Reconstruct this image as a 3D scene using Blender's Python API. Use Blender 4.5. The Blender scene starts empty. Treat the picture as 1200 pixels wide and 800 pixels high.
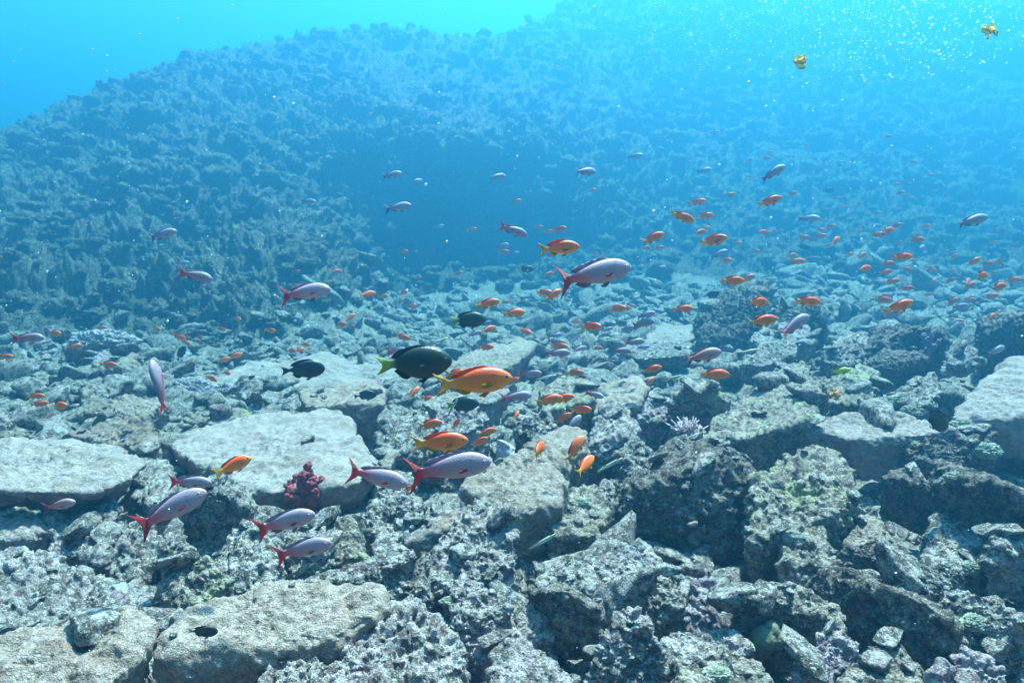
import bpy, bmesh, math, random
import numpy as np
from mathutils import Vector, Matrix, Euler
R = math.radians
S = bpy.context.scene
COL = S.collection
rng = np.random.default_rng(7)
random.seed(7)

# ------------------------------------------------------------------ camera, sky, sun, exposure
CAM = np.array([0.0, 0.0, 1.2]); PITCH = 7.83; F = 800.0
cam_d = bpy.data.cameras.new('camera'); cam = bpy.data.objects.new('camera', cam_d); COL.objects.link(cam)
cam.location = CAM; cam.rotation_euler = (R(90 - PITCH), 0, 0)
cam_d.sensor_width = 36; cam_d.lens = 24; cam_d.clip_start = .05; cam_d.clip_end = 500
S.camera = cam
SUN_EL, SUN_AZ = 71, 35            # azimuth measured from straight ahead (+y) towards +x
w = bpy.data.worlds.new('World'); S.world = w; w.use_nodes = True
nt = w.node_tree; bg = nt.nodes['Background']
sky = nt.nodes.new('ShaderNodeTexSky'); sky.sky_type = 'NISHITA'; sky.sun_disc = False
sky.sun_elevation = R(SUN_EL); sky.sun_rotation = R(SUN_AZ)
nt.links.new(sky.outputs[0], bg.inputs[0]); bg.inputs[1].default_value = 0.05
sl = bpy.data.lights.new('sun', 'SUN'); sun = bpy.data.objects.new('sun', sl); COL.objects.link(sun)
sl.energy = 5.0; sl.angle = R(2.5); sl.color = (1, .87, .86)
sd = Vector((math.sin(R(SUN_AZ)) * math.cos(R(SUN_EL)), math.cos(R(SUN_AZ)) * math.cos(R(SUN_EL)), math.sin(R(SUN_EL))))
sun.rotation_euler = sd.to_track_quat('Z', 'Y').to_euler(); sun.location = (3, 6, 20)
S.view_settings.view_transform = 'Standard'; S.view_settings.look = 'None'
S.view_settings.exposure = 3.1; S.view_settings.gamma = 1
S.cycles.use_denoising = True
S.cycles.max_bounces = 5; S.cycles.diffuse_bounces = 2; S.cycles.glossy_bounces = 2
S.cycles.volume_bounces = 0; S.cycles.transparent_max_bounces = 4
S.cycles.sample_clamp_indirect = 4

def P(px, py, Y):
    """point whose ray goes through that pixel of the photograph, at forward distance Y"""
    u = (px - 600) / F; v = (py - 400) / F
    c, s = math.cos(R(PITCH)), math.sin(R(PITCH))
    k = Y / (c - v * s)
    return np.array([k * u, Y, CAM[2] + k * (-s - v * c)])
def Pz(px, py, z):
    u = (px - 600) / F; v = (py - 400) / F
    c, s = math.cos(R(PITCH)), math.sin(R(PITCH))
    k = (z - CAM[2]) / (-s - v * c)
    return np.array([k * u, k * (c - v * s), z])
def pix(p):
    c, s = math.cos(R(PITCH)), math.sin(R(PITCH))
    x, y, z = p[0], p[1], p[2] - CAM[2]
    d = y * c - z * s; up = y * s + z * c
    return 600 + F * x / d, 400 - F * up / d, d

# ------------------------------------------------------------------ noise
def _hash(ix, iy, iz, seed):
    h = (ix.astype(np.uint32) * np.uint32(374761393) + iy.astype(np.uint32) * np.uint32(668265263)
         + iz.astype(np.uint32) * np.uint32(2147483647) + np.uint32((seed * 974711) & 0xffffffff))
    h = (h ^ (h >> np.uint32(13))) * np.uint32(1274126177)
    h = (h ^ (h >> np.uint32(16))) * np.uint32(2246822519)
    return h ^ (h >> np.uint32(15))
def perlin(p, seed=0):
    i = np.floor(p).astype(np.int64); f = p - i; i = i.astype(np.int32)
    u = f * f * f * (f * (f * 6 - 15) + 10)
    out = 0
    for dx in (0, 1):
        wx = u[:, 0] if dx else 1 - u[:, 0]
        for dy in (0, 1):
            wy = u[:, 1] if dy else 1 - u[:, 1]
            for dz in (0, 1):
                wz = u[:, 2] if dz else 1 - u[:, 2]
                h = _hash(i[:, 0] + dx, i[:, 1] + dy, i[:, 2] + dz, seed)
                gx = (h & 1023) / 511.5 - 1; gy = ((h >> 10) & 1023) / 511.5 - 1; gz = ((h >> 20) & 1023) / 511.5 - 1
                out = out + wx * wy * wz * (gx * (f[:, 0] - dx) + gy * (f[:, 1] - dy) + gz * (f[:, 2] - dz))
    return out * 1.2
def fbm(p, octv=4, rough=.5, seed=0):
    a, t, n = 1.0, 0, 0
    for o in range(octv):
        t = t + a * perlin(p * (2.03 ** o) + 17.3 * o, seed + o); n += a; a *= rough
    return t / n * 1.6
def worley(p, seed=0):
    i = np.floor(p).astype(np.int32); f = p - i
    best = np.full(len(p), 9.0)
    for dx in (-1, 0, 1):
        for dy in (-1, 0, 1):
            for dz in (-1, 0, 1):
                h = _hash(i[:, 0] + dx, i[:, 1] + dy, i[:, 2] + dz, seed)
                a = (dx + (h & 1023) / 1023. - f[:, 0]) ** 2
                a += (dy + ((h >> 10) & 1023) / 1023. - f[:, 1]) ** 2
                a += (dz + ((h >> 20) & 1023) / 1023. - f[:, 2]) ** 2
                np.minimum(best, a, out=best)
    return np.sqrt(best)
def lumps(p, seed=0):                       # 1 on a bump's middle, 0 in the gaps
    return np.clip(1 - worley(p, seed) ** 2 * 1.4, 0, 1)

# ------------------------------------------------------------------ mesh helpers
def mesh(name, V, Fa, mats, smooth=True, mi=None):
    V = np.ascontiguousarray(V, np.float32); Fa = np.ascontiguousarray(Fa, np.int32)
    me = bpy.data.meshes.new(name); k = Fa.shape[1]
    me.vertices.add(len(V)); me.vertices.foreach_set('co', V.ravel())
    me.loops.add(Fa.size); me.loops.foreach_set('vertex_index', Fa.ravel())
    me.polygons.add(len(Fa)); me.polygons.foreach_set('loop_start', np.arange(0, Fa.size, k, dtype=np.int32))
    if mi is not None: me.polygons.foreach_set('material_index', np.ascontiguousarray(mi, np.int32))
    me.polygons.foreach_set('use_smooth', np.full(len(Fa), smooth))
    for m in (mats if isinstance(mats, (list, tuple)) else [mats]): me.materials.append(m)
    me.update(calc_edges=True); me.validate()
    return me
def link(name, me, loc=(0, 0, 0), parent=None):
    o = bpy.data.objects.new(name, me); COL.objects.link(o); o.location = loc
    if parent is not None: o.parent = parent
    return o
def tag(o, label=None, cat=None, group=None, kind=None):
    if label: o['label'] = label
    if cat: o['category'] = cat
    if group: o['group'] = group
    if kind: o['kind'] = kind
    return o
_ico = {}
def ico(n):
    if n not in _ico:
        bm = bmesh.new(); bmesh.ops.create_icosphere(bm, subdivisions=n, radius=1)
        bm.verts.ensure_lookup_table()
        V = np.array([v.co[:] for v in bm.verts]); Fa = np.array([[v.index for v in f.verts] for f in bm.faces]); bm.free()
        V /= np.linalg.norm(V, axis=1)[:, None]
        _ico[n] = (V, Fa)
    return _ico[n]
def vnormals(V, Fa):
    n = np.cross(V[Fa[:, 1]] - V[Fa[:, 0]], V[Fa[:, 2]] - V[Fa[:, 0]])
    o = np.stack([sum(np.bincount(Fa[:, j], n[:, k], len(V)) for j in range(Fa.shape[1])) for k in range(3)], 1)
    return o / (np.linalg.norm(o, axis=1)[:, None] + 1e-12)
def grid_faces(a, b, wrap=False):
    i = np.arange(a - 1)[:, None]; j = np.arange(b if wrap else b - 1)[None, :]
    j2 = (j + 1) % b
    return np.stack([i * b + j, i * b + j2, (i + 1) * b + j2, (i + 1) * b + j], -1).reshape(-1, 4)

# ------------------------------------------------------------------ materials
def newmat(name, rough=.9, spec=.2):
    m = bpy.data.materials.new(name); m.use_nodes = True
    b = m.node_tree.nodes['Principled BSDF']; b.inputs['Roughness'].default_value = rough
    b.inputs['Specular IOR Level'].default_value = spec
    return m, m.node_tree, b
def ramp(nt, fac, stops, interp='LINEAR'):
    r = nt.nodes.new('ShaderNodeValToRGB'); r.color_ramp.interpolation = interp
    e = r.color_ramp.elements
    while len(e) < len(stops): e.new(.5)
    for k, (p, c) in enumerate(stops):
        e[k].position = p; e[k].color = (*c, 1) if len(c) == 3 else c
    nt.links.new(fac, r.inputs[0]); return r.outputs[0]
def noise(nt, vec, scale, detail=5, rough=.6, lac=2.0):
    n = nt.nodes.new('ShaderNodeTexNoise'); n.inputs['Scale'].default_value = scale
    n.inputs['Detail'].default_value = detail; n.inputs['Roughness'].default_value = rough
    nt.links.new(vec, n.inputs['Vector']); return n.outputs[0]
def mix(nt, fac, a, b, mode='MIX'):
    n = nt.nodes.new('ShaderNodeMix'); n.data_type = 'RGBA'; n.blend_type = mode
    for s, x in ((0, fac), (6, a), (7, b)):
        if hasattr(x, 'links'): nt.links.new(x, n.inputs[s])
        elif s == 0: n.inputs[0].default_value = x
        else: n.inputs[s].default_value = (*x, 1)
    return n.outputs[2]
def g3(v): return (v, v, v)
def rock_mat(name, a, b, dark, spot, spots=.5, speck=.5, bump=.012, sc=1.0, tint=None):
    m, nt, bs = newmat(name, .95, .12)
    a, b, dark, spot = [(q[0] * 1.22, q[1] * .96, q[2] * 1.0) for q in (a, b, dark, spot)]      # a rosy coralline cast over every rock, also offsetting red light the water absorbs
    tc = nt.nodes.new('ShaderNodeTexCoord'); oi = nt.nodes.new('ShaderNodeObjectInfo')
    ad = nt.nodes.new('ShaderNodeVectorMath'); ad.operation = 'MULTIPLY_ADD'
    cb = nt.nodes.new('ShaderNodeCombineXYZ')
    for k in range(3): nt.links.new(oi.outputs['Random'], cb.inputs[k])
    nt.links.new(cb.outputs[0], ad.inputs[0]); ad.inputs[1].default_value = (31, 57, 83)
    nt.links.new(tc.outputs['Object'], ad.inputs[2]); v = ad.outputs[0]
    n1 = noise(nt, v, 3.2 * sc, 6, .62); n2 = noise(nt, v, 26 * sc, 8, .76); n3 = noise(nt, v, 7 * sc, 5, .65); n4 = noise(nt, v, 70 * sc, 4, .75); n5 = noise(nt, v, 170 * sc, 2, .8)
    c = mix(nt, ramp(nt, n1, [(.35, g3(0)), (.65, g3(1))]), a, b)
    c = mix(nt, ramp(nt, n2, [(.49 - .05 * speck, g3(0)), (.58 - .04 * speck, g3(min(1, .95 * speck + .1)))]), c, dark)
    c = mix(nt, ramp(nt, n4, [(.545, g3(0)), (.63, g3(.9 * speck))]), c, tuple(min(.8, x * 1.55) for x in b))
    c = mix(nt, ramp(nt, n3, [(.60 - .05 * spots, g3(0)), (.70 - .04 * spots, g3(.8 * spots))]), c, spot)
    vo = nt.nodes.new('ShaderNodeTexVoronoi'); vo.inputs['Scale'].default_value = 26 * sc; nt.links.new(v, vo.inputs['Vector'])
    c = mix(nt, ramp(nt, vo.outputs['Distance'], [(.12, g3(.55 * speck)), (.28, g3(0))]), c, (.16, .13, .075))
    c = mix(nt, 1.0, c, ramp(nt, n5, [(.34, g3(1 - .55 * speck)), (.58, g3(1.0))]), 'MULTIPLY')
    if tint:
        c = mix(nt, ramp(nt, noise(nt, v, 5 * sc, 3, .5), [(.58, g3(0)), (.68, g3(.7))]), c, tint)
    nt.links.new(c, bs.inputs['Base Color'])
    bu = nt.nodes.new('ShaderNodeBump'); bu.inputs['Distance'].default_value = bump * 1.5; bu.inputs['Strength'].default_value = 1
    hs = nt.nodes.new('ShaderNodeMath'); hs.operation = 'ADD'
    nt.links.new(noise(nt, v, 46 * sc, 7, .72), hs.inputs[0]); nt.links.new(n5, hs.inputs[1])
    nt.links.new(hs.outputs[0], bu.inputs['Height']); nt.links.new(bu.outputs[0], bs.inputs['Normal'])
    return m
M = {
 'pale':  rock_mat('pale encrusted rock', (.35, .31, .255), (.52, .475, .42), (.075, .06, .045), (.36, .24, .25), .45, .75),
 'grey':  rock_mat('grey encrusted rock', (.31, .285, .23), (.48, .45, .38), (.06, .05, .035), (.30, .16, .16), .5, .85),
 'tan':   rock_mat('smooth turf covered slab', (.30, .25, .185), (.38, .325, .255), (.15, .115, .08), (.21, .155, .10), .8, .55, .009),
 'sand':  rock_mat('pale dusted slab', (.29, .255, .21), (.37, .33, .28), (.17, .14, .105), (.22, .18, .12), .75, .5, .008),
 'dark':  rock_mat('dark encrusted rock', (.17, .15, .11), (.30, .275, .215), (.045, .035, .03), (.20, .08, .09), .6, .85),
 'pink':  rock_mat('coralline crusted rock', (.42, .37, .34), (.52, .43, .42), (.12, .08, .07), (.40, .17, .19), .9, .7),
 'olive': rock_mat('algae grown rock', (.31, .275, .20), (.45, .41, .32), (.065, .055, .04), (.38, .33, .18), .7, .8, tint=(.42, .39, .20)),
 'white': rock_mat('bleached white rock', (.46, .44, .41), (.55, .53, .5), (.25, .22, .19), (.4, .34, .31), .3, .3, .006),
}
M['bed'] = rock_mat('seabed grit', (.33, .30, .23), (.45, .42, .34), (.10, .09, .06), (.30, .2, .19), .4, .8)
M['reef'] = rock_mat('reef turf and coral crust', (.22, .22, .155), (.44, .43, .33), (.07, .07, .05), (.40, .39, .27), .6, 1.0, .05, .7)
M['growth'] = rock_mat('stony coral growth', (.20, .19, .125), (.46, .44, .33), (.05, .05, .035), (.42, .38, .25), .6, .95, .04, .9)

# ------------------------------------------------------------------ terrain: seabed and reef hill
PROF = {   # photo column: (forward distance, photo row)
 -300: [(6, 500), (8, 415), (9.5, 360), (11, 300), (12.5, 262), (15, 300), (24, 330)],
 -120: [(6, 480), (8, 405), (9.2, 345), (10.8, 280), (12.5, 225), (14, 250), (24, 320)],
 0:   [(6, 455), (8, 398), (9, 335), (10.5, 262), (12.5, 190), (13, 180), (16, 205), (26, 310)],
 90:  [(6, 455), (8.5, 402), (9.5, 335), (11, 260), (13, 160), (14, 124), (17, 155), (28, 290)],
 180: [(6, 452), (8.3, 415), (9.3, 355), (10.6, 285), (12.5, 180), (14.6, 92), (18, 125), (30, 270)],
 260: [(6, 452), (8.2, 422), (8.9, 375), (9.8, 318), (11.5, 240), (13.3, 150), (16, 60), (20, 95), (32, 250)],
 340: [(6, 452), (8.4, 412), (8.8, 375), (9.5, 318), (11.2, 250), (13.5, 165), (17, 45), (21, 80), (33, 230)],
 400: [(6, 452), (8.7, 398), (9.3, 362), (10.6, 315), (12.8, 265), (14.6, 160), (18, 36), (22, 75), (34, 220)],
 450: [(6, 452), (9.5, 390), (11.5, 352), (13.2, 322), (13.6, 262), (14.5, 170), (18.7, 36), (23, 80), (35, 200)],
 530: [(6, 452), (9.8, 385), (12.0, 352), (13.8, 318), (14.2, 255), (14.8, 180), (16.6, 115), (19.3, 40), (24, 75), (35, 150)],
 610: [(6, 452), (10, 378), (12.4, 342), (14.3, 308), (14.7, 245), (15.4, 175), (17.2, 112), (19.6, 50), (24, 55), (26, 34), (34, 90)],
 680: [(6, 450), (10, 372), (12.6, 335), (14.4, 305), (14.9, 250), (15.6, 185), (17.4, 120), (19.5, 70), (22, 40), (25, -8), (34, 60)],
 760: [(6, 448), (10, 368), (12, 335), (13.8, 298), (15.2, 240), (16.8, 180), (19, 122), (21.5, 75), (24, 15), (25.5, -12), (35, 50)],
 860: [(6, 445), (9.5, 368), (11.5, 335), (13.4, 292), (15.2, 235), (17.5, 175), (20, 122), (22, 70), (24, 10), (25.5, -14), (35, 50)],
 960: [(6, 440), (9, 372), (11, 332), (13, 285), (15.2, 228), (17.8, 168), (20.5, 118), (23, 55), (24.5, 10), (26, -14), (36, 50)],
 1080: [(6, 430), (9, 368), (11.2, 325), (12.8, 292), (14.2, 255), (17, 188), (19.5, 142), (22.5, 80), (24.5, 10), (26, -14), (36, 50)],
 1150: [(6, 425), (9, 366), (11.5, 325), (13.2, 300), (15.6, 285), (17.5, 215), (19.5, 150), (22.5, 90), (24.5, 15), (26, -14), (36, 50)],
 1260: [(6, 420), (9, 362), (11, 318), (12.6, 278), (15, 225), (18, 160), (21, 95), (24, 15), (26, -14), (36, 50)],
 1500: [(6, 405), (9, 350), (11, 305), (13, 260), (16, 200), (20, 120), (24, 40), (26, 10), (36, 50)],
}
YG = np.linspace(0, 46, 460)
_ts, _zs = [], []
for px, lst in sorted(PROF.items()):
    pts = [P(px, r, y if y < 8 else 8 + (min(y, 17) - 8) * 1.3 + max(y - 17, 0) * .6) for y, r in lst]
    ys = [0, 2.5, 4.2] + [p[1] for p in pts]; zs = [-.14, -.12, -.06] + [p[2] for p in pts]
    _zs.append(np.interp(YG, ys, zs)); _ts.append((px - 600) / F)
TG = np.linspace(-1.2, 1.2, 480)
ZT = np.stack([np.interp(TG, _ts, np.array(_zs)[:, k]) for k in range(len(YG))], 1)
def blur(A, s, ax):
    k = np.exp(-.5 * (np.arange(-3 * s, 3 * s + 1) / s) ** 2); k /= k.sum(); n = 3 * s
    pad = [(0, 0), (0, 0)]; pad[ax] = (n, n); B = np.pad(A, pad, mode='edge')
    return np.apply_along_axis(lambda r: np.convolve(r, k, 'valid'), ax, B)
ZT = blur(blur(ZT, 5, 0), 2, 1)
def base_z(x, y):
    x = np.asarray(x, float); y = np.asarray(y, float)
    r = np.hypot(x, y); az = np.arctan2(x, y)
    t = np.clip(np.tan(np.clip(az, -.87, .87)), -1.19, 1.19)
    yy = np.where(np.abs(az) < .87, np.maximum(y, 0), r * .65)
    fi = np.clip((t + 1.2) / 2.4 * (len(TG) - 1), 0, len(TG) - 1.001); fj = np.clip(yy / 46 * (len(YG) - 1), 0, len(YG) - 1.001)
    i = fi.astype(int); j = fj.astype(int); a = fi - i; b = fj - j
    z = ZT[i, j] * (1 - a) * (1 - b) + ZT[i + 1, j] * a * (1 - b) + ZT[i, j + 1] * (1 - a) * b + ZT[i + 1, j + 1] * a * b
    fade = np.clip((np.abs(az) - .95) / .7, 0, 1)
    return z * (1 - fade) + np.minimum(z, 1.0) * fade
def base_line(x, y):        # forward distance at which the hill begins
    t = np.asarray(x) / np.maximum(np.asarray(y), .1)
    return np.interp(t, [-.75, -.5, -.4, -.32, -.25, -.18, -.05, .1, .3, .5, .75], [8.3, 8.5, 8.4, 8.8, 9.8, 12.5, 14, 14, 13, 12.3, 11.9])
NA, NR = 1150, 950
az = np.concatenate([np.linspace(-math.pi, -.86, 60)[:-1], np.linspace(-.86, .86, NA), np.linspace(.86, math.pi, 60)[1:]])
rr = np.concatenate([np.linspace(.3, 1.4, 12)[:-1], np.geomspace(1.4, 43, NR)])
AZ, RR = np.meshgrid(az, rr, indexing='ij')
rf = np.concatenate([np.linspace(.3, 1.4, 12)[:-1], np.geomspace(1.4, 43, 3200)])
for q in range(len(az)):                      # even spacing along the ground's own profile, so steep faces get their share
    zf = base_z(rf * math.sin(az[q]), rf * math.cos(az[q]))
    sl_ = np.r_[0, np.cumsum(np.hypot(np.diff(rf), np.diff(zf)) / (rf[1:] + .6) ** 1.05)]
    RR[q] = np.interp(np.linspace(0, sl_[-1], len(rr)), sl_, rf)
X = (RR * np.sin(AZ)).ravel(); Y = (RR * np.cos(AZ)).ravel(); Z = base_z(X, Y)
V = np.stack([X, Y, Z], 1); TF = grid_faces(len(az), len(rr))
hill = np.clip((Y - base_line(X, Y) + .4) / 1.2, 0, 1)
N = vnormals(V, TF); N[N[:, 2] < 0] *= -1
big = fbm(V * np.array([.55, .55, .75]), 4, .55, 3)
hm = hill > .01
d = np.zeros(len(V))
d += (1 - hill) * (.10 * fbm(V * 1.3, 4, .55, 11) + .05 * fbm(V * 6, 4, .6, 12))
flat = ~(hill >= .99)
d[flat] += (1 - hill[flat]) * .06 * lumps(V[flat] * 7, 13)
h = V[hm]
crest = np.clip((base_z(h[:, 0], h[:, 1]) - 1.5) / 3.5, 0, 1)
dh = (.55 - .30 * crest) * big[hm] + .20 * fbm(h * 2.0, 3, .5, 5)
dh += (.34 - .24 * crest) * (lumps(h * 1.05 + .3 * fbm(h * 1.5, 2, .5, 61)[:, None], 6) - .45) + .22 * (lumps(h * 2.6, 7) - .4)
dh += .10 * (lumps(h * 5.0, 8) - .4) + .13 * fbm(h * 4.5, 5, .72, 9)
dh += .11 * (lumps(h * 11, 10) - .4) + .06 * fbm(h * 16, 3, .7, 14)
d[hm] += hill[hm] * dh
V = V + N * d[:, None]
tt = V[:, 0] / np.maximum(V[:, 1], .5)                    # hillside brow pushed forward so that its shadow darkens the hollow
win = np.clip((tt + .36) / .2, 0, 1) * np.clip((.2 - tt) / .22, 0, 1) * (V[:, 1] > 8)
sst = lambda q: np.clip(q, 0, 1) ** 2 * (3 - 2 * np.clip(q, 0, 1))
V[:, 1] -= 1.05 * win * sst((V[:, 2] - 1.9) / 2.0) * (1 - sst((V[:, 2] - 4.4) / 3.2))
TV = V
fc_h = hill[TF].mean(1) > .35
def sub(V, Fa):
    u, inv = np.unique(Fa, return_inverse=True); return V[u], inv.reshape(Fa.shape)
seabed = tag(link('seabed', mesh('seabed', *sub(V, TF[~fc_h]), M['bed'])), kind='structure')
reef = tag(link('hillside', mesh('hillside', *sub(V, TF[fc_h]), M['reef'])), kind='structure')
# stony coral growth over the hillside, one mass
def clump(seed, n=3, spiky=.5):
    U, Fa = ico(n)
    r = .5 + .35 * lumps(U * 1.6 + seed * 3.1, seed) + .45 * (lumps(U * 3.6 + seed, seed + 50) - .3) * spiky + .3 * fbm(U * 2.6 + seed, 4, .7, seed)
    return U * r[:, None] * np.array([1, 1, .75]), Fa
cl = [clump(k, 4, .9) for k in range(6)]; cl_lo = [clump(k + 20, 3, .9) for k in range(6)]
hv = np.where((hill > .12) & (RR.ravel() < 32) & (np.abs(AZ.ravel()) < .78))[0]
wts = RR.ravel()[hv] ** 1.35; wts /= wts.sum()
pick = rng.choice(hv, 11500, p=wts, replace=False)
Vs, Fs, off = [], [], 0
mod = fbm(TV[pick] * .6, 3, .5, 77)
for q, i in enumerate(pick):
    if mod[q] < -.12 and rng.random() < .8: continue
    far = RR.ravel()[i] > 13.5
    T, Fa = (cl_lo if far else cl)[rng.integers(6)]
    s = rng.lognormal(-2.6, .5) * (1.1 if far else .85) * (1 + .5 * mod[q]); s = min(s, .3)
    a = rng.random() * 6.28; c_, s_ = math.cos(a), math.sin(a)
    Rm = np.array([[c_, -s_, 0], [s_, c_, 0], [0, 0, 1]]) @ np.diag(rng.uniform(.8, 1.25, 3))
    nn = N[i] * .35 + np.array([0, 0, .65]); 
    Vs.append((T * s) @ Rm.T + TV[i] + nn * s * .25); Fs.append(Fa + off); off += len(T)
tag(link('coral_growth', mesh('coral_growth', np.concatenate(Vs), np.concatenate(Fs), M['growth'])), kind='stuff', label='bushy stony coral growth covering the blue hillside', cat='coral growth')

# ------------------------------------------------------------------ rocks
def surf(dirs, n, dd, p):
    g = np.maximum(dirs @ n.T, 0) / dd[None, :]
    return (g ** p).sum(1) ** (-1 / p)
def rough_up(V, Fa, size, amp, seed, edge=0):
    q = V + seed * 7.7
    d = (.055 + edge) * size * fbm(q * (2.2 / size), 4, .55, seed)
    N = vnormals(V, Fa); V = V + N * d[:, None]
    mask = np.clip(.5 + 1.3 * fbm(q * 3.5, 2, .5, seed + 5), 0, 1)
    d = amp * (.016 * (lumps(q * 9, seed + 1) - .4) * mask + .012 * (lumps(q * 27, seed + 2) - .4) * (.3 + .7 * mask)
               + .026 * fbm(q * 7, 4, .62, seed + 3) + .014 * fbm(q * 34, 3, .7, seed + 4) - .05 * np.clip(fbm(q * 5, 3, .55, seed + 6) - .28, 0, 1))
    return V + vnormals(V, Fa) * d[:, None]
def hull_rock(name, pts, mat, amp=1.0, p=16, seed=0, lod=6):
    pts = np.array(pts); bm = bmesh.new()
    for q in pts: bm.verts.new(q)
    bmesh.ops.convex_hull(bm, input=bm.verts); bm.normal_update()
    pl = []; c = (pts.max(0) + pts.min(0)) / 2; c = (c + pts.mean(0)) / 2; ext = (pts.max(0) - pts.min(0)) / 2
    for f in sorted(bm.faces, key=lambda f: -f.calc_area()):
        n = np.array(f.normal); d0 = n @ (np.array(f.verts[0].co) - c)
        if d0 < 0: n, d0 = -n, -d0
        n2 = n * ext; L = np.linalg.norm(n2); n2 = n2 / L; dd = max(d0 / L, .06)
        if all(n2 @ m[0] < .965 for m in pl): pl.append((n2, dd))
    bm.free()
    n = np.array([a for a, _ in pl]); dd = np.array([b for _, b in pl])
    U, Fa = ico(lod); V = U * surf(U, n, dd, p)[:, None] * ext * 1.03 + c
    V = rough_up(V, Fa, float(np.cbrt(ext.prod())) * 2, amp, seed, .035 if name == 'flat_rock' else .015)
    return link(name, mesh(name, V - c, Fa, M[mat]), c)
ROCKS = []     # (short description, pixel x, pixel y, radius px)
def rock(kind, label, short, mat, top, zb=-.2, back=0, amp=1.0, p=16, shrink=None, lod=None):
    shrink = shrink or (.74 if kind == 'flat_rock' else .86)
    row = sum(q[1] for q in top) / len(top)
    if not back:                                # gently tilted tops, not walls
        zm = sum(q[2] for q in top) / len(top); k = float(np.interp(row, [420, 520, 640], [.8, .6, .45])); top = [(a, b_, zm + k * (z - zm) - .02) for a, b_, z in top]
    T = np.array([Pz(*q) for q in top]); c = T.mean(0)
    B = c + (T - c) * np.array([shrink, shrink, 1]); B[:, 2] = np.minimum(zb, T[:, 2] - .05)
    pts = [T, B]
    if back:
        K = T[T[:, 2] >= np.median(T[:, 2])] + np.array([0, back, -.04]); pts.append(K)
        K2 = K.copy(); K2[:, 2] = np.minimum(zb, K[:, 2]); pts.append(K2)
    pts = np.concatenate(pts); seed = len(ROCKS) * 13 + 1
    sz = max(q[0] for q in top) - min(q[0] for q in top)
    if kind == 'flat_rock': amp = amp * .6 + .45; p = min(p, 18)
    o = hull_rock(kind, pts, mat, amp, p, seed, lod or (7 if sz > 70 else 6))
    cat = {'flat_rock': 'rock slab', 'boulder': 'boulder', 'stone': 'stone', 'rock': 'rock'}[kind]
    tag(o, label, cat, 'rocks of the rubble bed')
    cx = sum(q[0] for q in top) / len(top); cy = sum(q[1] for q in top) / len(top)
    ROCKS.append((short, cx, cy, sz / 2, o))
    return o
rk = rock
rk('flat_rock', 'broad pale flat slab with a rounded edge, red soft coral at its rim', 'broad pale slab', 'sand', [(198,522,.12),(232,500,.16),(300,489,.2),(370,487,.22),(412,503,.22),(437,530,.2),(438,556,.15),(400,572,.12),(310,575,.1),(245,552,.08)], -.12, amp=.7, p=24, shrink=.8)
rk('flat_rock', 'pale slab overhanging a dark gap, below the brown-sided boulder', 'overhanging pale slab', 'sand', [(-60,522,.22),(0,516,.27),(90,518,.3),(150,527,.3),(172,543,.27),(150,562,.24),(110,578,.22),(60,570,.22),(-60,572,.22)], .10, amp=.8, p=22, shrink=.6)
rk('boulder', 'brown-sided boulder with a pale dusted top behind the overhanging slab', 'brown-sided boulder', 'tan', [(72,514,.12),(105,498,.25),(148,486,.34),(176,495,.32),(186,515,.22),(180,534,.12),(120,520,.12)], -.15, amp=.7)
rk('flat_rock', 'small tan slab cut by the frame behind the overhanging slab', 'small tan slab at the frame', 'tan', [(-40,500,.2),(0,492,.25),(22,500,.22),(33,512,.15),(0,516,.12)], -.1, amp=.6)
rk('boulder', 'square grey-sided boulder with a small black fish before it', 'square boulder', 'tan', [(350,465,.22),(385,452,.3),(436,446,.34),(451,458,.31),(449,475,.27),(405,470,.27),(360,476,.22)], -.08, amp=.8, p=20)
rk('flat_rock', 'low wide pale slab behind the square boulder, black fish above it', 'low pale slab', 'sand', [(235,448,.06),(290,425,.12),(380,416,.14),(452,428,.14),(475,440,.1),(430,450,.06),(340,460,.04)], -.2, amp=.5, p=22)
rk('rock', 'lumpy grey rock in the gap between overhanging slab and broad slab', 'lumpy rock between the slabs', 'pale', [(152,552,.1),(175,534,.16),(200,542,.16),(205,575,.1),(170,592,.05),(150,578,.0)], -.3, amp=1.3)
rk('boulder', 'steep boulder with a dark undercut beneath the red-tailed fish pair', 'undercut boulder by the fish pair', 'grey', [(212,592,.14),(240,570,.22),(270,568,.22),(290,592,.15),(296,620,.0),(250,640,-.1)], -.4, back=.1, amp=1.1)
rk('rock', 'rough pale rock under the brownish pink fish near the frame', 'rough pale rock under the brownish fish', 'pale', [(52,588,.15),(90,572,.2),(130,585,.18),(150,620,.05),(120,660,-.05),(60,650,.0)], -.3, amp=1.7)
rk('rock', 'knobbly grey rock directly under the big red tail fin', 'knobbly rock under the red tail', 'grey', [(130,640,.1),(160,612,.16),(185,625,.13),(190,660,.0),(150,690,-.1),(120,670,-.05)], -.4, amp=1.7)
rk('rock', 'speckled round rock with yellow crust above the big tan slab', 'speckled rock above the tan slab', 'olive', [(186,675,.12),(215,653,.19),(255,660,.16),(272,680,.08),(240,705,.0),(190,700,0)], -.3, amp=1.4)
rk('stone', 'narrow upright grey stone between red tail fin and undercut boulder', 'narrow upright stone', 'grey', [(186,640,.15),(205,608,.22),(222,640,.15),(228,655,.05),(195,665,.0)], -.2, amp=1.2)
rk('flat_rock', 'thin pale slab in the shadow beneath the overhanging slab', 'thin pale slab in shadow', 'sand', [(-50,612,.1),(0,607,.12),(50,608,.12),(60,622,.08),(30,632,.05),(-50,634,.05)], -.12, amp=.6)
rk('rock', 'wide rough pale mound at the frame, above the smooth corner slab', 'rough pale mound', 'pale', [(-60,650,.15),(0,640,.17),(60,650,.14),(112,682,.05),(100,722,-.02),(0,735,.0),(-60,735,0)], -.3, amp=1.8)
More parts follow.
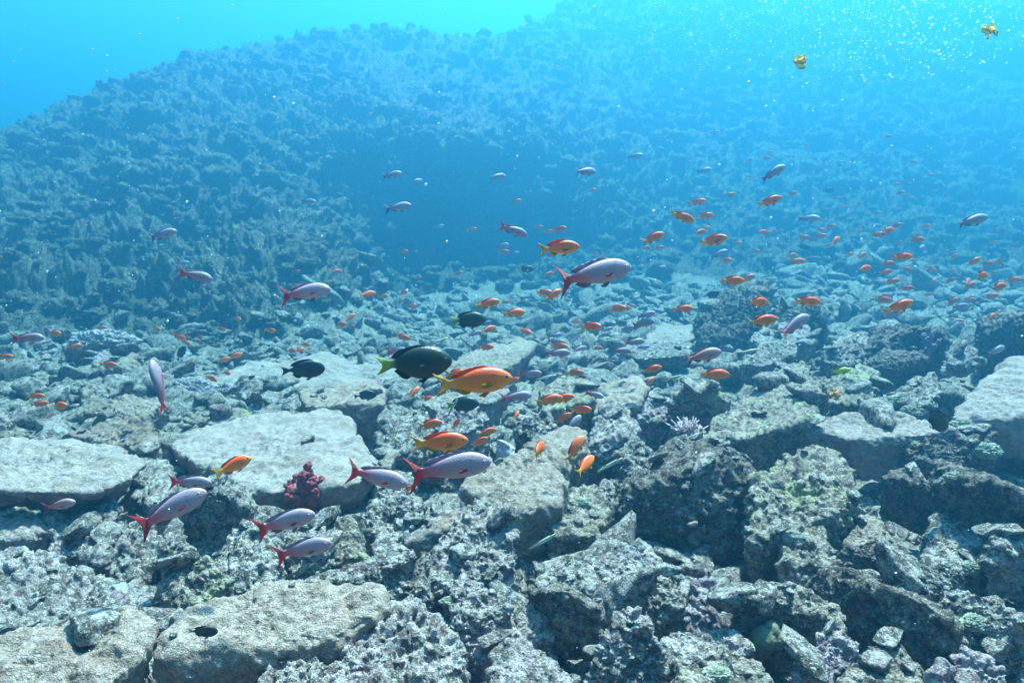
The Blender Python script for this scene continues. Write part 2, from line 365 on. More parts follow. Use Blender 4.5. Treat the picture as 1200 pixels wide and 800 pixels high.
rk('flat_rock', 'smooth tan slab filling the lower corner under the rough mound', 'smooth corner slab', 'tan', [(-90,790,.25),(40,735,.3),(100,722,.32),(150,716,.33),(175,732,.31),(170,765,.25),(120,815,.2),(-60,860,.15)], -.2, amp=.7)
rk('flat_rock', 'big smooth tan slab with the white-tailed black fish above it', 'big tan slab', 'tan', [(170,772,.2),(205,730,.26),(250,706,.3),(330,688,.34),(420,681,.37),(452,697,.35),(450,722,.3),(410,745,.25),(370,760,.2),(290,762,.2),(235,762,.2)], -.15, amp=.5, p=24)
rk('rock', 'rough dark-faced rock between undercut boulder and the two pink fish', 'dark-faced rough rock', 'grey', [(245,650,.1),(275,615,.22),(308,610,.22),(330,640,.15),(320,690,.0),(270,692,0)], -.3, amp=1.3)
rk('rock', 'mottled rock just below the paired pink fish and red coral', 'mottled rock under the pink fish', 'olive', [(330,640,.12),(360,605,.23),(410,605,.24),(430,645,.12),(425,655,.05),(370,672,0),(335,665,0)], -.3, amp=1.4)
rk('flat_rock', 'thin plank-like slab leaning above the big tan slab', 'leaning plank slab', 'grey', [(342,692,.05),(400,664,.18),(452,645,.24),(484,640,.27),(490,652,.22),(440,672,.15),(385,688,.08)], -.02, amp=.6, p=22)
rk('rock', 'rounded pale rock at the end of the leaning plank slab', 'rounded rock by the plank slab', 'grey', [(430,684,.1),(460,664,.18),(500,645,.26),(506,660,.2),(495,692,.1),(470,705,0),(445,702,.0)], -.2, amp=1.1)
rk('boulder', 'large knobbly crusted boulder at the bottom, nearest the tan slab tip', 'knobbly crusted boulder', 'pale', [(380,790,.2),(430,725,.29),(465,708,.33),(510,712,.33),(536,742,.27),(545,790,.15),(500,840,.1),(400,850,.1)], -.2, amp=1.9, lod=7)
rk('rock', 'holed pale rock below the big tan slab at the bottom edge', 'holed rock below the tan slab', 'pale', [(295,800,.2),(325,765,.27),(370,765,.27),(402,795,.2),(390,840,.1),(300,850,.1)], -.2, amp=1.9)
rk('boulder', 'grooved grey boulder under the tilted turf slab', 'grooved boulder', 'pale', [(498,660,.1),(520,618,.27),(555,604,.31),(600,610,.3),(607,650,.2),(590,672,.1),(530,692,0),(500,688,0)], -.3, amp=1.5)
rk('flat_rock', 'triangular pale slab over a dark slot, below the grooved boulder', 'triangular pale slab', 'pale', [(525,702,.12),(540,675,.2),(565,685,.22),(602,718,.14),(570,730,.07),(535,727,.07)], .0, amp=1.1)
rk('flat_rock', 'tilted smooth turf slab in front of the largest pink fish', 'tilted turf slab', 'tan', [(508,624,.12),(550,588,.2),(600,557,.3),(640,547,.32),(668,562,.28),(650,592,.2),(600,602,.15),(560,614,.12)], -.2, amp=.7)
rk('flat_rock', 'sloping tan slab rising behind the tilted turf slab', 'sloping tan slab', 'tan', [(540,575,.15),(580,547,.25),(620,522,.35),(660,502,.4),(690,510,.38),(660,545,.28),(610,560,.22),(570,585,.15)], -.1, amp=.7)
rk('flat_rock', 'flat grey-green slab joined to the foot of the dark-faced boulder', 'grey-green flat slab', 'olive', [(622,602,.12),(650,577,.2),(700,572,.22),(718,592,.18),(700,627,.08),(650,630,.05)], -.2, amp=.9)
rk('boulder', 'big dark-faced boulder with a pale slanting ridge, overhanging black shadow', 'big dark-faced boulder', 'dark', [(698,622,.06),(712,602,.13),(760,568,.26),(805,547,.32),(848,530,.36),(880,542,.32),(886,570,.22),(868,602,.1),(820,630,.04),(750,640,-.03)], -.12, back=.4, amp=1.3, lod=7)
rk('boulder', 'large slanted boulder with a lit speckled face above black shadow', 'large slanted boulder', 'olive', [(830,515,.2),(858,472,.36),(915,428,.52),(943,424,.54),(966,468,.42),(942,494,.34),(900,504,.3),(862,514,.24)], .02, amp=1.0, p=20, lod=7)
rk('flat_rock', 'long flat-topped slab with a dark face under the diving black fish', 'long flat-topped slab', 'sand', [(934,500,.31),(970,487,.35),(1050,487,.35),(1110,496,.33),(1122,506,.29),(1060,514,.27),(1000,516,.27)], .06, amp=.6, p=24)
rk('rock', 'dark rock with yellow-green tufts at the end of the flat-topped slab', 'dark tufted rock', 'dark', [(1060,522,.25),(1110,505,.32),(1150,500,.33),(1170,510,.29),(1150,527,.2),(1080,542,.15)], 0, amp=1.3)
rk('flat_rock', 'huge smooth pale slab rising out of the frame beyond the tufted rock', 'huge pale slab', 'sand', [(1118,490,.3),(1150,450,.45),(1190,420,.55),(1260,415,.6),(1290,480,.4),(1205,480,.38),(1160,494,.3)], .1, amp=.6, p=22)
rk('boulder', 'broad crumbly speckled mass below the long flat-topped slab', 'broad crumbly mass', 'olive', [(880,572,.25),(920,532,.4),(962,524,.42),(1000,557,.34),(1010,582,.28),(985,602,.2),(940,627,.12),(880,627,.1)], -.1, amp=1.8, lod=7)
rk('stone', 'white-topped stone with sharp edges below the broad crumbly mass', 'white-topped stone', 'white', [(953,612,.14),(975,592,.22),(990,588,.22),(1004,600,.19),(1000,612,.15),(965,622,.12)], .0, amp=.4, p=24)
rk('rock', 'dark leaning wedge between broad crumbly mass and long dark plate', 'dark leaning wedge', 'dark', [(1060,562,.25),(1072,556,.27),(1113,578,.25),(1100,594,.12),(1065,592,.1)], .05, back=.15, amp=.8, p=24)
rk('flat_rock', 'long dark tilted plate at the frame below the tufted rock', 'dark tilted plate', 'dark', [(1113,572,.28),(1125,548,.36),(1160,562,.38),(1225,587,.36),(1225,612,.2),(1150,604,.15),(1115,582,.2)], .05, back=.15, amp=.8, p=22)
rk('boulder', 'smooth domed grey boulder standing between wedge and dark plate', 'smooth domed boulder', 'grey', [(1078,640,.1),(1092,602,.22),(1122,582,.29),(1146,594,.27),(1162,637,.15),(1150,667,.05),(1085,672,.02)], -.2, amp=.9, p=10)
rk('rock', 'round rock with a holed orange-brown crown below white-topped stone', 'round holed rock', 'olive', [(915,657,.12),(930,624,.23),(955,617,.26),(978,647,.18),(980,662,.12),(970,685,0),(925,677,.0)], -.2, amp=1.4)
rk('flat_rock', 'dark maroon slat lying level beside the round holed rock', 'maroon slat', 'dark', [(978,650,.15),(1000,638,.21),(1050,636,.21),(1072,648,.19),(1065,657,.13),(985,657,.11)], .06, amp=.7, p=22)
rk('flat_rock', 'small flat brownish slab between white-topped stone and maroon slat', 'small brownish slab', 'tan', [(985,634,.12),(1010,611,.2),(1032,613,.2),(1034,631,.14),(1000,641,.1)], .04, amp=.8, p=20)
rk('stone', 'brick-shaped grey stone at the foot of the smooth domed boulder', 'brick-shaped stone', 'grey', [(1053,677,.12),(1070,665,.18),(1120,665,.18),(1129,673,.16),(1120,692,.06),(1065,697,.04)], -.1, amp=.8, p=24)
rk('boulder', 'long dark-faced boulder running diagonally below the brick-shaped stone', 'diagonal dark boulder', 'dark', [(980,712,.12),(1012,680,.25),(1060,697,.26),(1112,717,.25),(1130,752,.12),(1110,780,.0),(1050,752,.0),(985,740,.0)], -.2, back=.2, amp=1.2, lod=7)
rk('rock', 'grey knobbed rock between diagonal dark boulder and the frame', 'grey knobbed rock', 'grey', [(1085,707,.15),(1120,691,.22),(1160,701,.22),(1205,721,.2),(1180,741,.1),(1110,724,.1)], -.1, amp=1.2)
rk('boulder', 'pale boulder dotted yellow over a dark hollow beside the lobed coral', 'yellow-dotted pale boulder', 'olive', [(858,702,.2),(890,677,.26),(930,687,.28),(978,707,.22),(985,737,.12),(945,737,.08),(905,717,.12)], -.15, amp=1.2)
rk('rock', 'purplish speckled rock under the yellow-dotted pale boulder', 'purplish speckled rock', 'pink', [(938,792,.05),(960,747,.2),(985,741,.22),(1005,757,.18),(1000,787,.1)], -.2, amp=1.7)
rk('rock', 'smooth greenish rock at the bottom edge below diagonal boulder', 'greenish bottom rock', 'olive', [(980,792,.1),(1020,750,.22),(1045,743,.24),(1092,787,.15),(1100,830,.05),(1000,840,.0)], -.2, amp=.9)
rk('rock', 'pinkish ridged rock at the bottom edge beside the greenish rock', 'pinkish ridged rock', 'pink', [(1090,800,.12),(1125,771,.2),(1160,769,.2),(1178,800,.12),(1120,840,.05)], -.2, amp=1.6)
rk('rock', 'white-capped dark rock at the frame beside smooth domed boulder', 'white-capped dark rock', 'pale', [(1160,640,.2),(1176,612,.3),(1218,606,.32),(1225,640,.2),(1185,652,.12)], 0, amp=1.5)
rk('rock', 'flat mottled rock in the shade under the big dark-faced boulder', 'flat mottled rock', 'pale', [(692,664,.12),(725,641,.18),(755,637,.2),(778,655,.16),(765,670,.1),(710,682,.06)], -.08, amp=1.0)
rk('rock', 'smooth grey rock next to the flat mottled rock, above dark wedge', 'smooth grey rock', 'grey', [(630,682,.1),(655,662,.17),(690,661,.17),(710,691,.1),(680,697,.05),(640,692,.05)], -.15, amp=.7)
rk('rock', 'pointed dark wedge with a pale rim below the smooth grey rock', 'pointed dark wedge', 'dark', [(624,694,.15),(660,691,.21),(705,713,.17),(690,724,.07),(660,730,.05)], .0, back=.12, amp=.7, p=24)
rk('rock', 'ring-shaped hollow rock with algae right under flat mottled rock', 'hollow ring rock', 'olive', [(708,702,.12),(735,677,.2),(775,670,.25),(800,692,.2),(795,712,.12),(760,730,.0),(720,722,.02)], -.15, amp=1.5)
rk('rock', 'peaked rock with pink crust beside the hollow ring rock', 'peaked pink rock', 'pink', [(795,722,.08),(815,684,.23),(835,681,.23),(853,727,.08),(830,737,.02),(800,734,.02)], -.2, amp=1.6)
rk('rock', 'tall jagged rock at the bottom in front of the hollow ring rock', 'tall jagged rock', 'pale', [(690,787,.05),(735,718,.29),(755,724,.29),(780,767,.16),(765,782,.05),(700,802,-.02)], -.2, amp=1.7, lod=7)
rk('flat_rock', 'low flat whitish slab between peaked pink rock and bottom slab', 'low whitish slab', 'pale', [(768,762,.1),(790,740,.14),(860,737,.16),(882,762,.12),(850,782,.06),(780,782,.05)], -.1, amp=.6)
rk('flat_rock', 'pale bottom slab with a dark maroon face and yellow moss', 'pale bottom slab', 'olive', [(790,782,.15),(830,762,.22),(880,767,.22),(905,802,.12),(880,850,.05),(790,850,.05)], -.15, amp=.8, p=22)
rk('flat_rock', 'long speckled slab at the bottom edge beside the knobbly boulder', 'long speckled slab', 'pale', [(580,765,.14),(605,747,.2),(640,762,.22),(682,797,.14),(660,850,.05),(580,850,.05)], -.2, amp=.9)
rk('stone', 'pale rounded stone behind the long speckled slab', 'pale rounded stone', 'pale', [(598,742,.05),(620,710,.15),(645,717,.15),(649,747,.05),(620,757,.0)], -.2, amp=.9)
rk('stone', 'lumpy stone under the triangular slab, beside knobbly boulder', 'lumpy stone under the triangular slab', 'pink', [(538,742,.06),(560,726,.12),(595,730,.12),(610,750,.08),(570,770,.0)], -.2, amp=1.5)
rk('rock', 'yellow-topped flat rock behind the orange fish cluster', 'yellow-topped rock', 'olive', [(632,457,.35),(660,443,.41),(690,446,.43),(700,461,.37),(690,476,.31),(640,480,.29)], .08, amp=.9)
rk('flat_rock', 'beige slab beyond the yellow-topped rock, lit evenly', 'beige slab', 'tan', [(690,472,.3),(705,452,.36),(750,439,.42),(758,456,.37),(745,477,.28),(700,487,.25)], .05, amp=.6)
rk('rock', 'grey-purple lump between beige slab and slanted boulder', 'grey-purple lump', 'pink', [(747,492,.25),(760,468,.37),(782,466,.39),(790,480,.33),(780,512,.1),(755,507,.12)], 0, amp=1.4)
rk('boulder', 'dark-faced boulder with a green top behind the pink coral tuft', 'green-topped dark boulder', 'olive', [(786,472,.35),(805,456,.43),(835,449,.46),(850,470,.36),(848,492,.2),(800,492,.2)], .05, back=.15, amp=1.2)
rk('rock', 'bright knobbed rock carrying a pink branching coral tuft', 'rock carrying the pink tuft', 'pale', [(785,517,.2),(800,496,.33),(820,496,.35),(834,520,.23),(830,537,.1),(795,537,.1)], 0, amp=1.3)
rk('flat_rock', 'smooth pale wedge slab behind the ridge of the dark-faced boulder', 'pale wedge slab', 'sand', [(738,572,.15),(760,536,.29),(795,533,.31),(807,547,.26),(780,567,.18),(750,582,.12)], -.05, amp=.6)
rk('rock', 'pale rough rock between beige slab and the nose-up orange fish', 'pale rough rock', 'pale', [(690,522,.25),(700,486,.35),(735,481,.39),(749,502,.33),(735,522,.22)], 0, amp=1.4)
rk('rock', 'domed grey rock in front of the pale rough rock', 'domed grey rock', 'grey', [(715,542,.2),(735,519,.3),(758,521,.32),(766,542,.22),(745,562,.1)], -.05, amp=1.3)
rk('stone', 'small pitted stone wedged between domed rock and dark-faced boulder', 'small pitted stone', 'pale', [(700,585,.12),(708,563,.22),(728,560,.23),(734,582,.14),(715,600,.05)], -.1, amp=1.5)
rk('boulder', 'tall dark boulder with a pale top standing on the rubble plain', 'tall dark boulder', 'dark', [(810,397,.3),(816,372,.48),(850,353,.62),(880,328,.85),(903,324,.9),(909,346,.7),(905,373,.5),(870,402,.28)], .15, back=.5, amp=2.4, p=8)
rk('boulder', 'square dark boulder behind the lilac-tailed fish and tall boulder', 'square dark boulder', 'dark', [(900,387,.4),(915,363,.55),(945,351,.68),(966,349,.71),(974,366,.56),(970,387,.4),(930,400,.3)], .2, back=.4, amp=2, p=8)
rk('rock', 'pale-topped low rock at the foot of the two dark boulders', 'pale-topped low rock', 'pale', [(878,397,.4),(905,379,.5),(945,379,.5),(955,402,.35),(900,414,.3)], .15, amp=1.0)
rk('flat_rock', 'tilted grey slab between pale-topped low rock and slanted boulder', 'tilted grey slab', 'grey', [(865,427,.3),(905,401,.46),(930,401,.47),(936,412,.41),(900,429,.3)], .12, amp=.7, p=22)
rk('boulder', 'dark-sided round boulder with the purple coral on its flank', 'round boulder with purple coral', 'dark', [(1015,410,.4),(1035,382,.56),(1080,379,.61),(1110,395,.51),(1105,407,.42),(1050,414,.35)], .2, back=.2, amp=1.3)
rk('flat_rock', 'pale-rimmed slab with a dark face before the purple coral', 'pale-rimmed dark slab', 'dark', [(1010,427,.38),(1035,411,.47),(1080,411,.47),(1089,421,.41),(1060,434,.3),(1020,440,.28)], .18, amp=.8)
rk('boulder', 'lumpy dark boulder at the frame edge beyond the huge pale slab', 'lumpy dark boulder', 'dark', [(1148,395,.5),(1170,369,.66),(1200,366,.72),(1240,370,.72),(1230,402,.45),(1165,407,.4)], .25, back=.2, amp=1.4)
rk('rock', 'cream rock face like a triangle between dark slab and dark boulder', 'cream triangular rock', 'pale', [(1108,425,.42),(1122,404,.52),(1145,410,.5),(1150,428,.4),(1125,434,.35)], .36, amp=1.1, p=14)
rk('rock', 'bushy grey rock between square dark boulder and pale-rimmed slab', 'bushy grey rock', 'grey', [(962,412,.4),(985,391,.53),(1015,391,.53),(1023,412,.4),(1000,427,.3),(970,427,.3)], .2, amp=1.7)
rk('rock', 'knobbed green-grey rock above the orange sponge and yellow fish', 'green-grey rock by the sponge', 'olive', [(965,450,.3),(985,436,.4),(1020,432,.42),(1035,450,.36),(1020,470,.28),(975,472,.26)], .15, amp=1.6)
rk('rock', 'grey rock before the pale-rimmed slab, behind the flat-topped slab', 'grey rock behind the flat-topped slab', 'grey', [(1040,468,.3),(1062,448,.4),(1095,440,.44),(1105,458,.38),(1080,478,.28)], .15, amp=1.2)
rk('flat_rock', 'pale square slab lying flat behind the grey pink fish knot', 'pale square slab', 'sand', [(750,400,.2),(775,381,.27),(812,381,.29),(814,396,.23),(780,407,.18)], .08, amp=.6)
rk('flat_rock', 'long beige slab pointing past the big orange fish', 'long beige slab', 'tan', [(520,434,.18),(560,410,.28),(605,397,.33),(628,404,.31),(605,425,.25),(550,447,.18)], 0, amp=.6, p=22)
rk('flat_rock', 'dark-edged flat slab in front of the pale square slab', 'dark-edged flat slab', 'grey', [(728,412,.26),(770,399,.33),(810,401,.33),(806,416,.26),(750,421,.23)], .14, amp=.7, p=22)
rk('rock', 'pale pink crusted mound at the foot of the hillside', 'pale pink mound', 'pink', [(75,407,.2),(100,393,.32),(140,396,.32),(168,420,.15),(120,432,.1)], 0, amp=1.0)
rk('rock', 'yellowish flat rock between low pale slab and brown-sided boulder', 'yellowish flat rock', 'olive', [(215,492,.05),(235,480,.1),(275,478,.12),(300,488,.1),(270,500,.05)], -.15, amp=.8)
rk('rock', 'low brown rock behind the brown-sided boulder', 'low brown rock', 'tan', [(95,482,.1),(120,466,.2),(165,462,.22),(200,475,.14),(170,490,.08)], -.1, amp=.9)
rk('rock', 'grey-green mound beside the broad slab, behind the small orange pair', 'grey-green mound', 'grey', [(442,515,.1),(460,492,.22),(490,484,.25),(505,505,.2),(490,530,.08),(450,535,.05)], -.15, amp=1.4)
rk('rock', 'crusted rock under the two stacked orange fish', 'crusted rock under the orange pair', 'pale', [(505,490,.22),(530,470,.32),(560,468,.34),(575,490,.25),(550,505,.18),(515,508,.15)], 0, amp=1.4)
rk('flat_rock', 'pale flat slab beneath the tail of the big orange fish', 'pale slab under the orange tail', 'sand', [(495,476,.15),(530,462,.22),(575,452,.27),(600,458,.25),(570,475,.19),(520,484,.15)], .0, amp=.8)
rk('rock', 'knobbed grey rock between sloping tan slab and red cluster fish', 'knobbed rock by the sloping slab', 'grey', [(600,505,.25),(615,488,.34),(640,484,.37),(652,500,.3),(630,515,.22)], .05, amp=1.5)
rk('rock', 'rough rock under the smaller red-tailed fish near the soft coral', 'rough rock by the soft coral', 'grey', [(425,605,.12),(450,580,.2),(480,575,.22),(500,600,.18),(490,632,.05),(440,640,.0)], -.25, amp=1.6)

# ------------------------------------------------------------------ smaller stones, each its own object
bpy.context.view_layer.update()
dg = bpy.context.evaluated_depsgraph_get()
KEYS = {r[4].name for r in ROCKS}
def drop(x, y):
    ok, loc, nor, _, ob, _ = S.ray_cast(dg, Vector((x, y, 4)), Vector((0, 0, -1)))
    return (loc, ob.name) if ok else (None, None)
def stone_mesh(seed, mat, flat, lod=5, p=14):
    g = np.random.default_rng(seed)
    n = g.normal(size=(11, 3)); n /= np.linalg.norm(n, axis=1)[:, None]; n = np.concatenate([n, -n[:5], [[0, 0, 1], [0, 0, -1]]])
    dd = g.uniform(.75, 1.1, len(n)); ext = np.array([1.0, g.uniform(.6, .85), flat])
    U, Fa = ico(lod); V = U * surf(U, n, dd, p)[:, None] * ext
    return V, Fa
USED = set()
def unique(*cands):
    for c in cands:
        if c not in USED and len(c.split()) <= 16: USED.add(c); return c
    return None
TONE = {'pale': 'pale', 'grey': 'grey', 'dark': 'dark', 'pink': 'pinkish', 'olive': 'greenish', 'tan': 'tan', 'white': 'whitish', 'sand': 'beige'}
def neighbours(px, py):
    return [r[0] for r in sorted(ROCKS, key=lambda r: math.hypot(r[1] - px, (r[2] - py) * 1.3) - .5 * r[3])][:5]
placed, tries = [], 0
while len(placed) < 215 and tries < 6000:
    tries += 1
    px = rng.uniform(-20, 1220); py = 335 + 460 * rng.random() ** 1.15
    if py < 385 and px < 430: continue
    a = None
    for y_ in np.geomspace(1.6, 14, 160):               # where that sight line meets the ground
        q = P(px, py, y_)
        if q[2] < base_z(q[0], q[1]): a = q; break
    if a is None: continue
    loc, hit = drop(a[0], a[1])
    if loc is None or hit in KEYS or a[1] > base_line(a[0], a[1]) + .1: continue
    dist = a[1]; size = float(np.clip(rng.lognormal(math.log(.095), .38), .05, .2)) * (.8 + .045 * dist)
    if any(math.hypot(a[0] - b[0], a[1] - b[1]) < .8 * (size + b[2]) for b in placed): continue
    placed.append((a[0], a[1], size))
    flat = rng.choice([.42, .6, .8], p=[.4, .35, .25]); mk = rng.choice(['pale', 'grey', 'dark', 'pink', 'olive', 'tan', 'white'], p=[.28, .26, .12, .11, .13, .06, .04])
    V, Fa = stone_mesh(1000 + tries, mk, flat, 6 if dist < 3.2 else 5)
    seed = 3000 + len(placed)
    V = rough_up(V * size, Fa, size * 1.4, min(1.3, .5 + size * 3), seed % 97)
    e = Euler((rng.normal(0, .28), rng.normal(0, .28), rng.uniform(0, 6.28)))
    V = V @ np.array(e.to_matrix()).T
    o = link('stone', mesh('stone', V, Fa, M[mk]), (a[0], a[1], loc.z + size * flat * .35))
    sw = 'small' if size < .1 else 'fist-thick' if size < .13 else 'mid-sized' if size < .19 else 'large'
    fw = {.42: 'flat', .6: 'blocky', .8: 'round'}[float(flat)]
    qx, qy, _ = pix(np.array(o.location)); nb = neighbours(qx, qy); t = f'{fw} {TONE[mk]} stone'
    lab = unique(f'{t} beside the {nb[0]}', f'{sw} {t} beside the {nb[0]}', f'{t} beside the {nb[0]} towards the {nb[1]}', f'{t} beside the {nb[0]} towards the {nb[2]}',
                 f'{sw} {t} between {nb[1]} and {nb[2]}', f'{sw} {t} between {nb[0]} and {nb[3]}', f'{sw} {t} between {nb[1]} and {nb[3]}', f'{sw} {t} between {nb[2]} and {nb[4]}', f'{t} among small rubble near {nb[0]} and {nb[4]}')
    tag(o, lab or f'{sw} {t} among the rubble', 'stone', 'stones between the larger rocks')

# ------------------------------------------------------------------ rubble nobody could count
bpy.context.view_layer.update(); dg = bpy.context.evaluated_depsgraph_get()
T_lo, T_hi = [], []
for k in range(7):
    for lst, lod in ((T_lo, 3), (T_hi, 4)):
        V, Fa = stone_mesh(500 + k, None, [.26, .4, .6][k % 3], lod, 30)
        V = V + vnormals(V, Fa) * (.09 * fbm(V * 2.2 + k, 3, .6, k) + .03 * (lumps(V * 3 + k, k) - .4))[:, None]
        lst.append((V, Fa))
Vs, Fs, off = [], [], 0
def put_pebble(x, y, z, s, hi):
    global off
    V, Fa = (T_hi if hi else T_lo)[rng.integers(7)]
    e = np.array(Euler((rng.normal(0, .5), rng.normal(0, .5), rng.uniform(0, 6.28))).to_matrix())
    Vs.append((V * s) @ e.T + np.array([x, y, z])); Fs.append(Fa + off); off += len(V)
for k in range(11500):
    y = 1.35 + 11.5 * rng.random() ** 1.35; t = rng.uniform(-.95, .95); x = t * y
    if y > base_line(x, y) + .1 + abs(rng.normal(0, .4)): continue
    s = float(np.clip(rng.lognormal(math.log(.030), .70), .011, .11)) * (.65 + .13 * y)
    loc, hit = drop(x, y)
    if loc is None: continue
    if hit in KEYS and rng.random() < (.97 if hit.startswith('flat') else .70): continue
    if hit in KEYS: s *= .75
    put_pebble(x, y, loc.z + s * .2, s, y < 3.2)
tag(link('rubble', mesh('rubble', np.concatenate(Vs), np.concatenate(Fs), M['grey'])), 'small broken stones and coral rubble between the rocks', 'rubble', kind='stuff')

# ------------------------------------------------------------------ corals, sponges, tufts
def plain(name, col, col2, rough=.8, sc=30, bump=.004):
    m, nt, b = newmat(name, rough, .2)
    tc = nt.nodes.new('ShaderNodeTexCoord'); v = tc.outputs['Object']; n = noise(nt, v, sc, 5, .7)
    nt.links.new(ramp(nt, n, [(.35, col), (.65, col2)]), b.inputs['Base Color'])
    bu = nt.nodes.new('ShaderNodeBump'); bu.inputs['Distance'].default_value = bump
    nt.links.new(noise(nt, v, sc * 3, 5, .7), bu.inputs['Height']); nt.links.new(bu.outputs[0], b.inputs['Normal'])
    return m
M['redcoral'] = plain('dark red soft coral', (.17, .02, .026), (.36, .065, .07), sc=120)
M['pinkcoral'] = plain('pink branching coral', (.52, .26, .28), (.72, .50, .50), sc=90)
M['purple'] = plain('purple soft coral', (.22, .10, .15), (.36, .20, .27), sc=90)
M['brown'] = plain('brown lobed coral', (.11, .095, .06), (.18, .155, .10), sc=40)
M['sponge'] = plain('orange sponge', (.62, .22, .02), (.75, .36, .06), sc=90)
M['tuft'] = plain('yellow green algae', (.19, .17, .12), (.36, .32, .235), sc=70)
M['pinkmat'] = plain('pale pink soft coral', (.22, .16, .165), (.40, .31, .31), sc=45)
def tube(path, rad, n=7):
    path = np.array(path); V = []
    for k in range(len(path)):
        d = path[min(k + 1, len(path) - 1)] - path[max(k - 1, 0)]; d /= np.linalg.norm(d) + 1e-9
        a = np.cross(d, [.3, .9, .2]); a /= np.linalg.norm(a); b = np.cross(d, a)
        th = np.linspace(0, 2 * math.pi, n, endpoint=False)
        V.append(path[k] + rad[k] * (np.cos(th)[:, None] * a + np.sin(th)[:, None] * b))
    return np.concatenate(V), grid_faces(len(path), n, True)
def surface_at(px, py):
    d = P(px, py, 1.0) - CAM
    ok, loc, nor, _, ob, _ = S.ray_cast(dg, Vector(CAM), Vector(d / np.linalg.norm(d)))
    return np.array(loc) if ok else P(px, py, 5)
def branching(name, mat, base, h, label, cat, n=9, spread=.5, fuzz=1.0, seed=0):
    """a stem with branches, every branch end a knobbly head"""
    g = np.random.default_rng(seed); root = link(name, None, base); tag(root, label, cat)
    bumps = lambda V: V
    V, Fa = tube([[0, 0, -.1 * h], [.01 * h, 0, .2 * h], [0, 0, .5 * h]], [.13 * h, .12 * h, .09 * h], 10)
    link('stem', mesh('stem', V, Fa, M[mat]), parent=root)
    for k in range(n):
        a = 6.28 * k / n + g.uniform(-.4, .4); e = g.uniform(.1, 1) * spread; z0 = g.uniform(.05, .45) * h
        tip = np.array([math.cos(a) * e * h, math.sin(a) * e * h, h * g.uniform(.45, 1.0) * (1.1 - .5 * e / spread)])
        st = np.array([0, 0, z0]); md = (st + tip) / 2 + np.array([math.cos(a), math.sin(a), -.2]) * .06 * h
        U, Fs_ = ico(5); r = g.uniform(.045, .075) * h
        ax = tip - st; L = np.linalg.norm(ax); 
        core = np.outer((U[:, 2] * .5 + .5), ax) + st
        W = core + U * r * np.array([1, 1, .9])
        nn = vnormals(W, Fs_); W = W + nn * (fuzz * .07 * h * (lumps(W / h * 9 + k, k) - .4) + fuzz * .045 * h * (lumps(W / h * 24 + k, k + 3) - .4))[:, None]
        link('branch', mesh('branch', W, Fs_, M[mat]), parent=root)
    return root
def tufty(name, mat, base, size, label, cat, n=60, seed=0, width=.07, foot=.25):
    """a dense tuft of short thin fronds fanning from a foot, one mesh"""
    g = np.random.default_rng(seed); Vs, Fs, off = [], [], 0
    for k in range(n):
        d = g.normal(size=3); d[2] = abs(d[2]) + .25; d /= np.linalg.norm(d); L = size * g.uniform(.6, 1)
        s0 = np.array([g.normal() * foot, g.normal() * foot, -.1]) * size
        p1 = s0 + d * L * .5; p2 = s0 + d * L + g.normal(size=3) * .12 * size
        V, Fa = tube([s0, p1, p2, p2 + d * .02 * size], [width * size * .8, width * size, width * size * .8, width * size * .2], 5)
        Vs.append(V); Fs.append(Fa + off); off += len(V)
    return tag(link(name, mesh(name, np.concatenate(Vs), np.concatenate(Fs), M[mat]), base), label, cat)
def lobes(name, mat, base, size, label, cat, n=6, seed=0, flat=1.0):
    g = np.random.default_rng(seed); root = link(name, None, base); tag(root, label, cat)
    for k in range(n):
        U, Fa = ico(5); c = np.array([g.normal() * .45, g.normal() * .35, g.uniform(0, .6) * flat]) * size; r = size * g.uniform(.32, .5)
        W = U * r * np.array([1, 1, 1.15 * flat]); W = W + U * (.10 * r * fbm(W / size * 5 + k, 3, .55, seed + k))[:, None]
        link('lobe', mesh('lobe', W + c, Fa, M[mat]), parent=root)
    return root
def cushion(name, mat, base, size, label, cat, seed=0):
    U, Fa = ico(7); W = U * np.array([1.25, .8, .62]) * size
    W = W * (1 + .35 * fbm(U * 1.6 + seed, 3, .5, seed))[:, None] + U * (size * (.16 * (lumps(U * 4 + seed, seed) - .4) + .10 * fbm(U * 9, 3, .75, seed + 2) + .07 * (lumps(U * 15, seed + 4) - .4)))[:, None]
    return tag(link(name, mesh(name, W, Fa, M[mat]), base), label, cat)
b = surface_at(366, 596); branching('soft_coral', 'redcoral', b + [0, -.05, -.05], .29, 'dark red branching soft coral standing at the rim of the broad slab', 'soft coral', 22, .40, .9, 3)
b = surface_at(806, 505); tufty('branching_coral', 'pinkcoral', b, .085, 'pink branching coral tuft on a bright knobbed rock', 'coral', 90, 4, .05)
b = surface_at(1084, 403); branching('soft_coral', 'purple', b + [0, -.03, -.1], .24, 'purple bushy soft coral on the flank of a dark round boulder', 'soft coral', 9, .4, 1.0, 8)
b = surface_at(896, 752); lobes('lobed_coral', 'brown', b + [0, .0, .0], .085, 'brown lobed coral in the hollow beside the yellow-dotted boulder', 'coral', 5, 2)
b = surface_at(978, 462); tufty('sponge', 'sponge', b + [0, -.02, -.01], .05, 'small orange sponge beneath the yellow fish', 'sponge', 40, 5, .12)
for k, (x, y, s, lab) in enumerate([(225, 457, .20, 'pale pink cushion coral behind the yellowish flat rock'), (262, 462, .17, 'pale pink cushion coral at the corner of the low pale slab'), (120, 405, .3, 'wide pale pink cushion coral over the pink mound'), (148, 448, .14, 'small pinkish cushion coral between pink mound and low brown rock')]):
    b = surface_at(x, y); cushion('cushion_coral', 'pinkmat', b, s * .8, lab, 'coral', 20 + k)
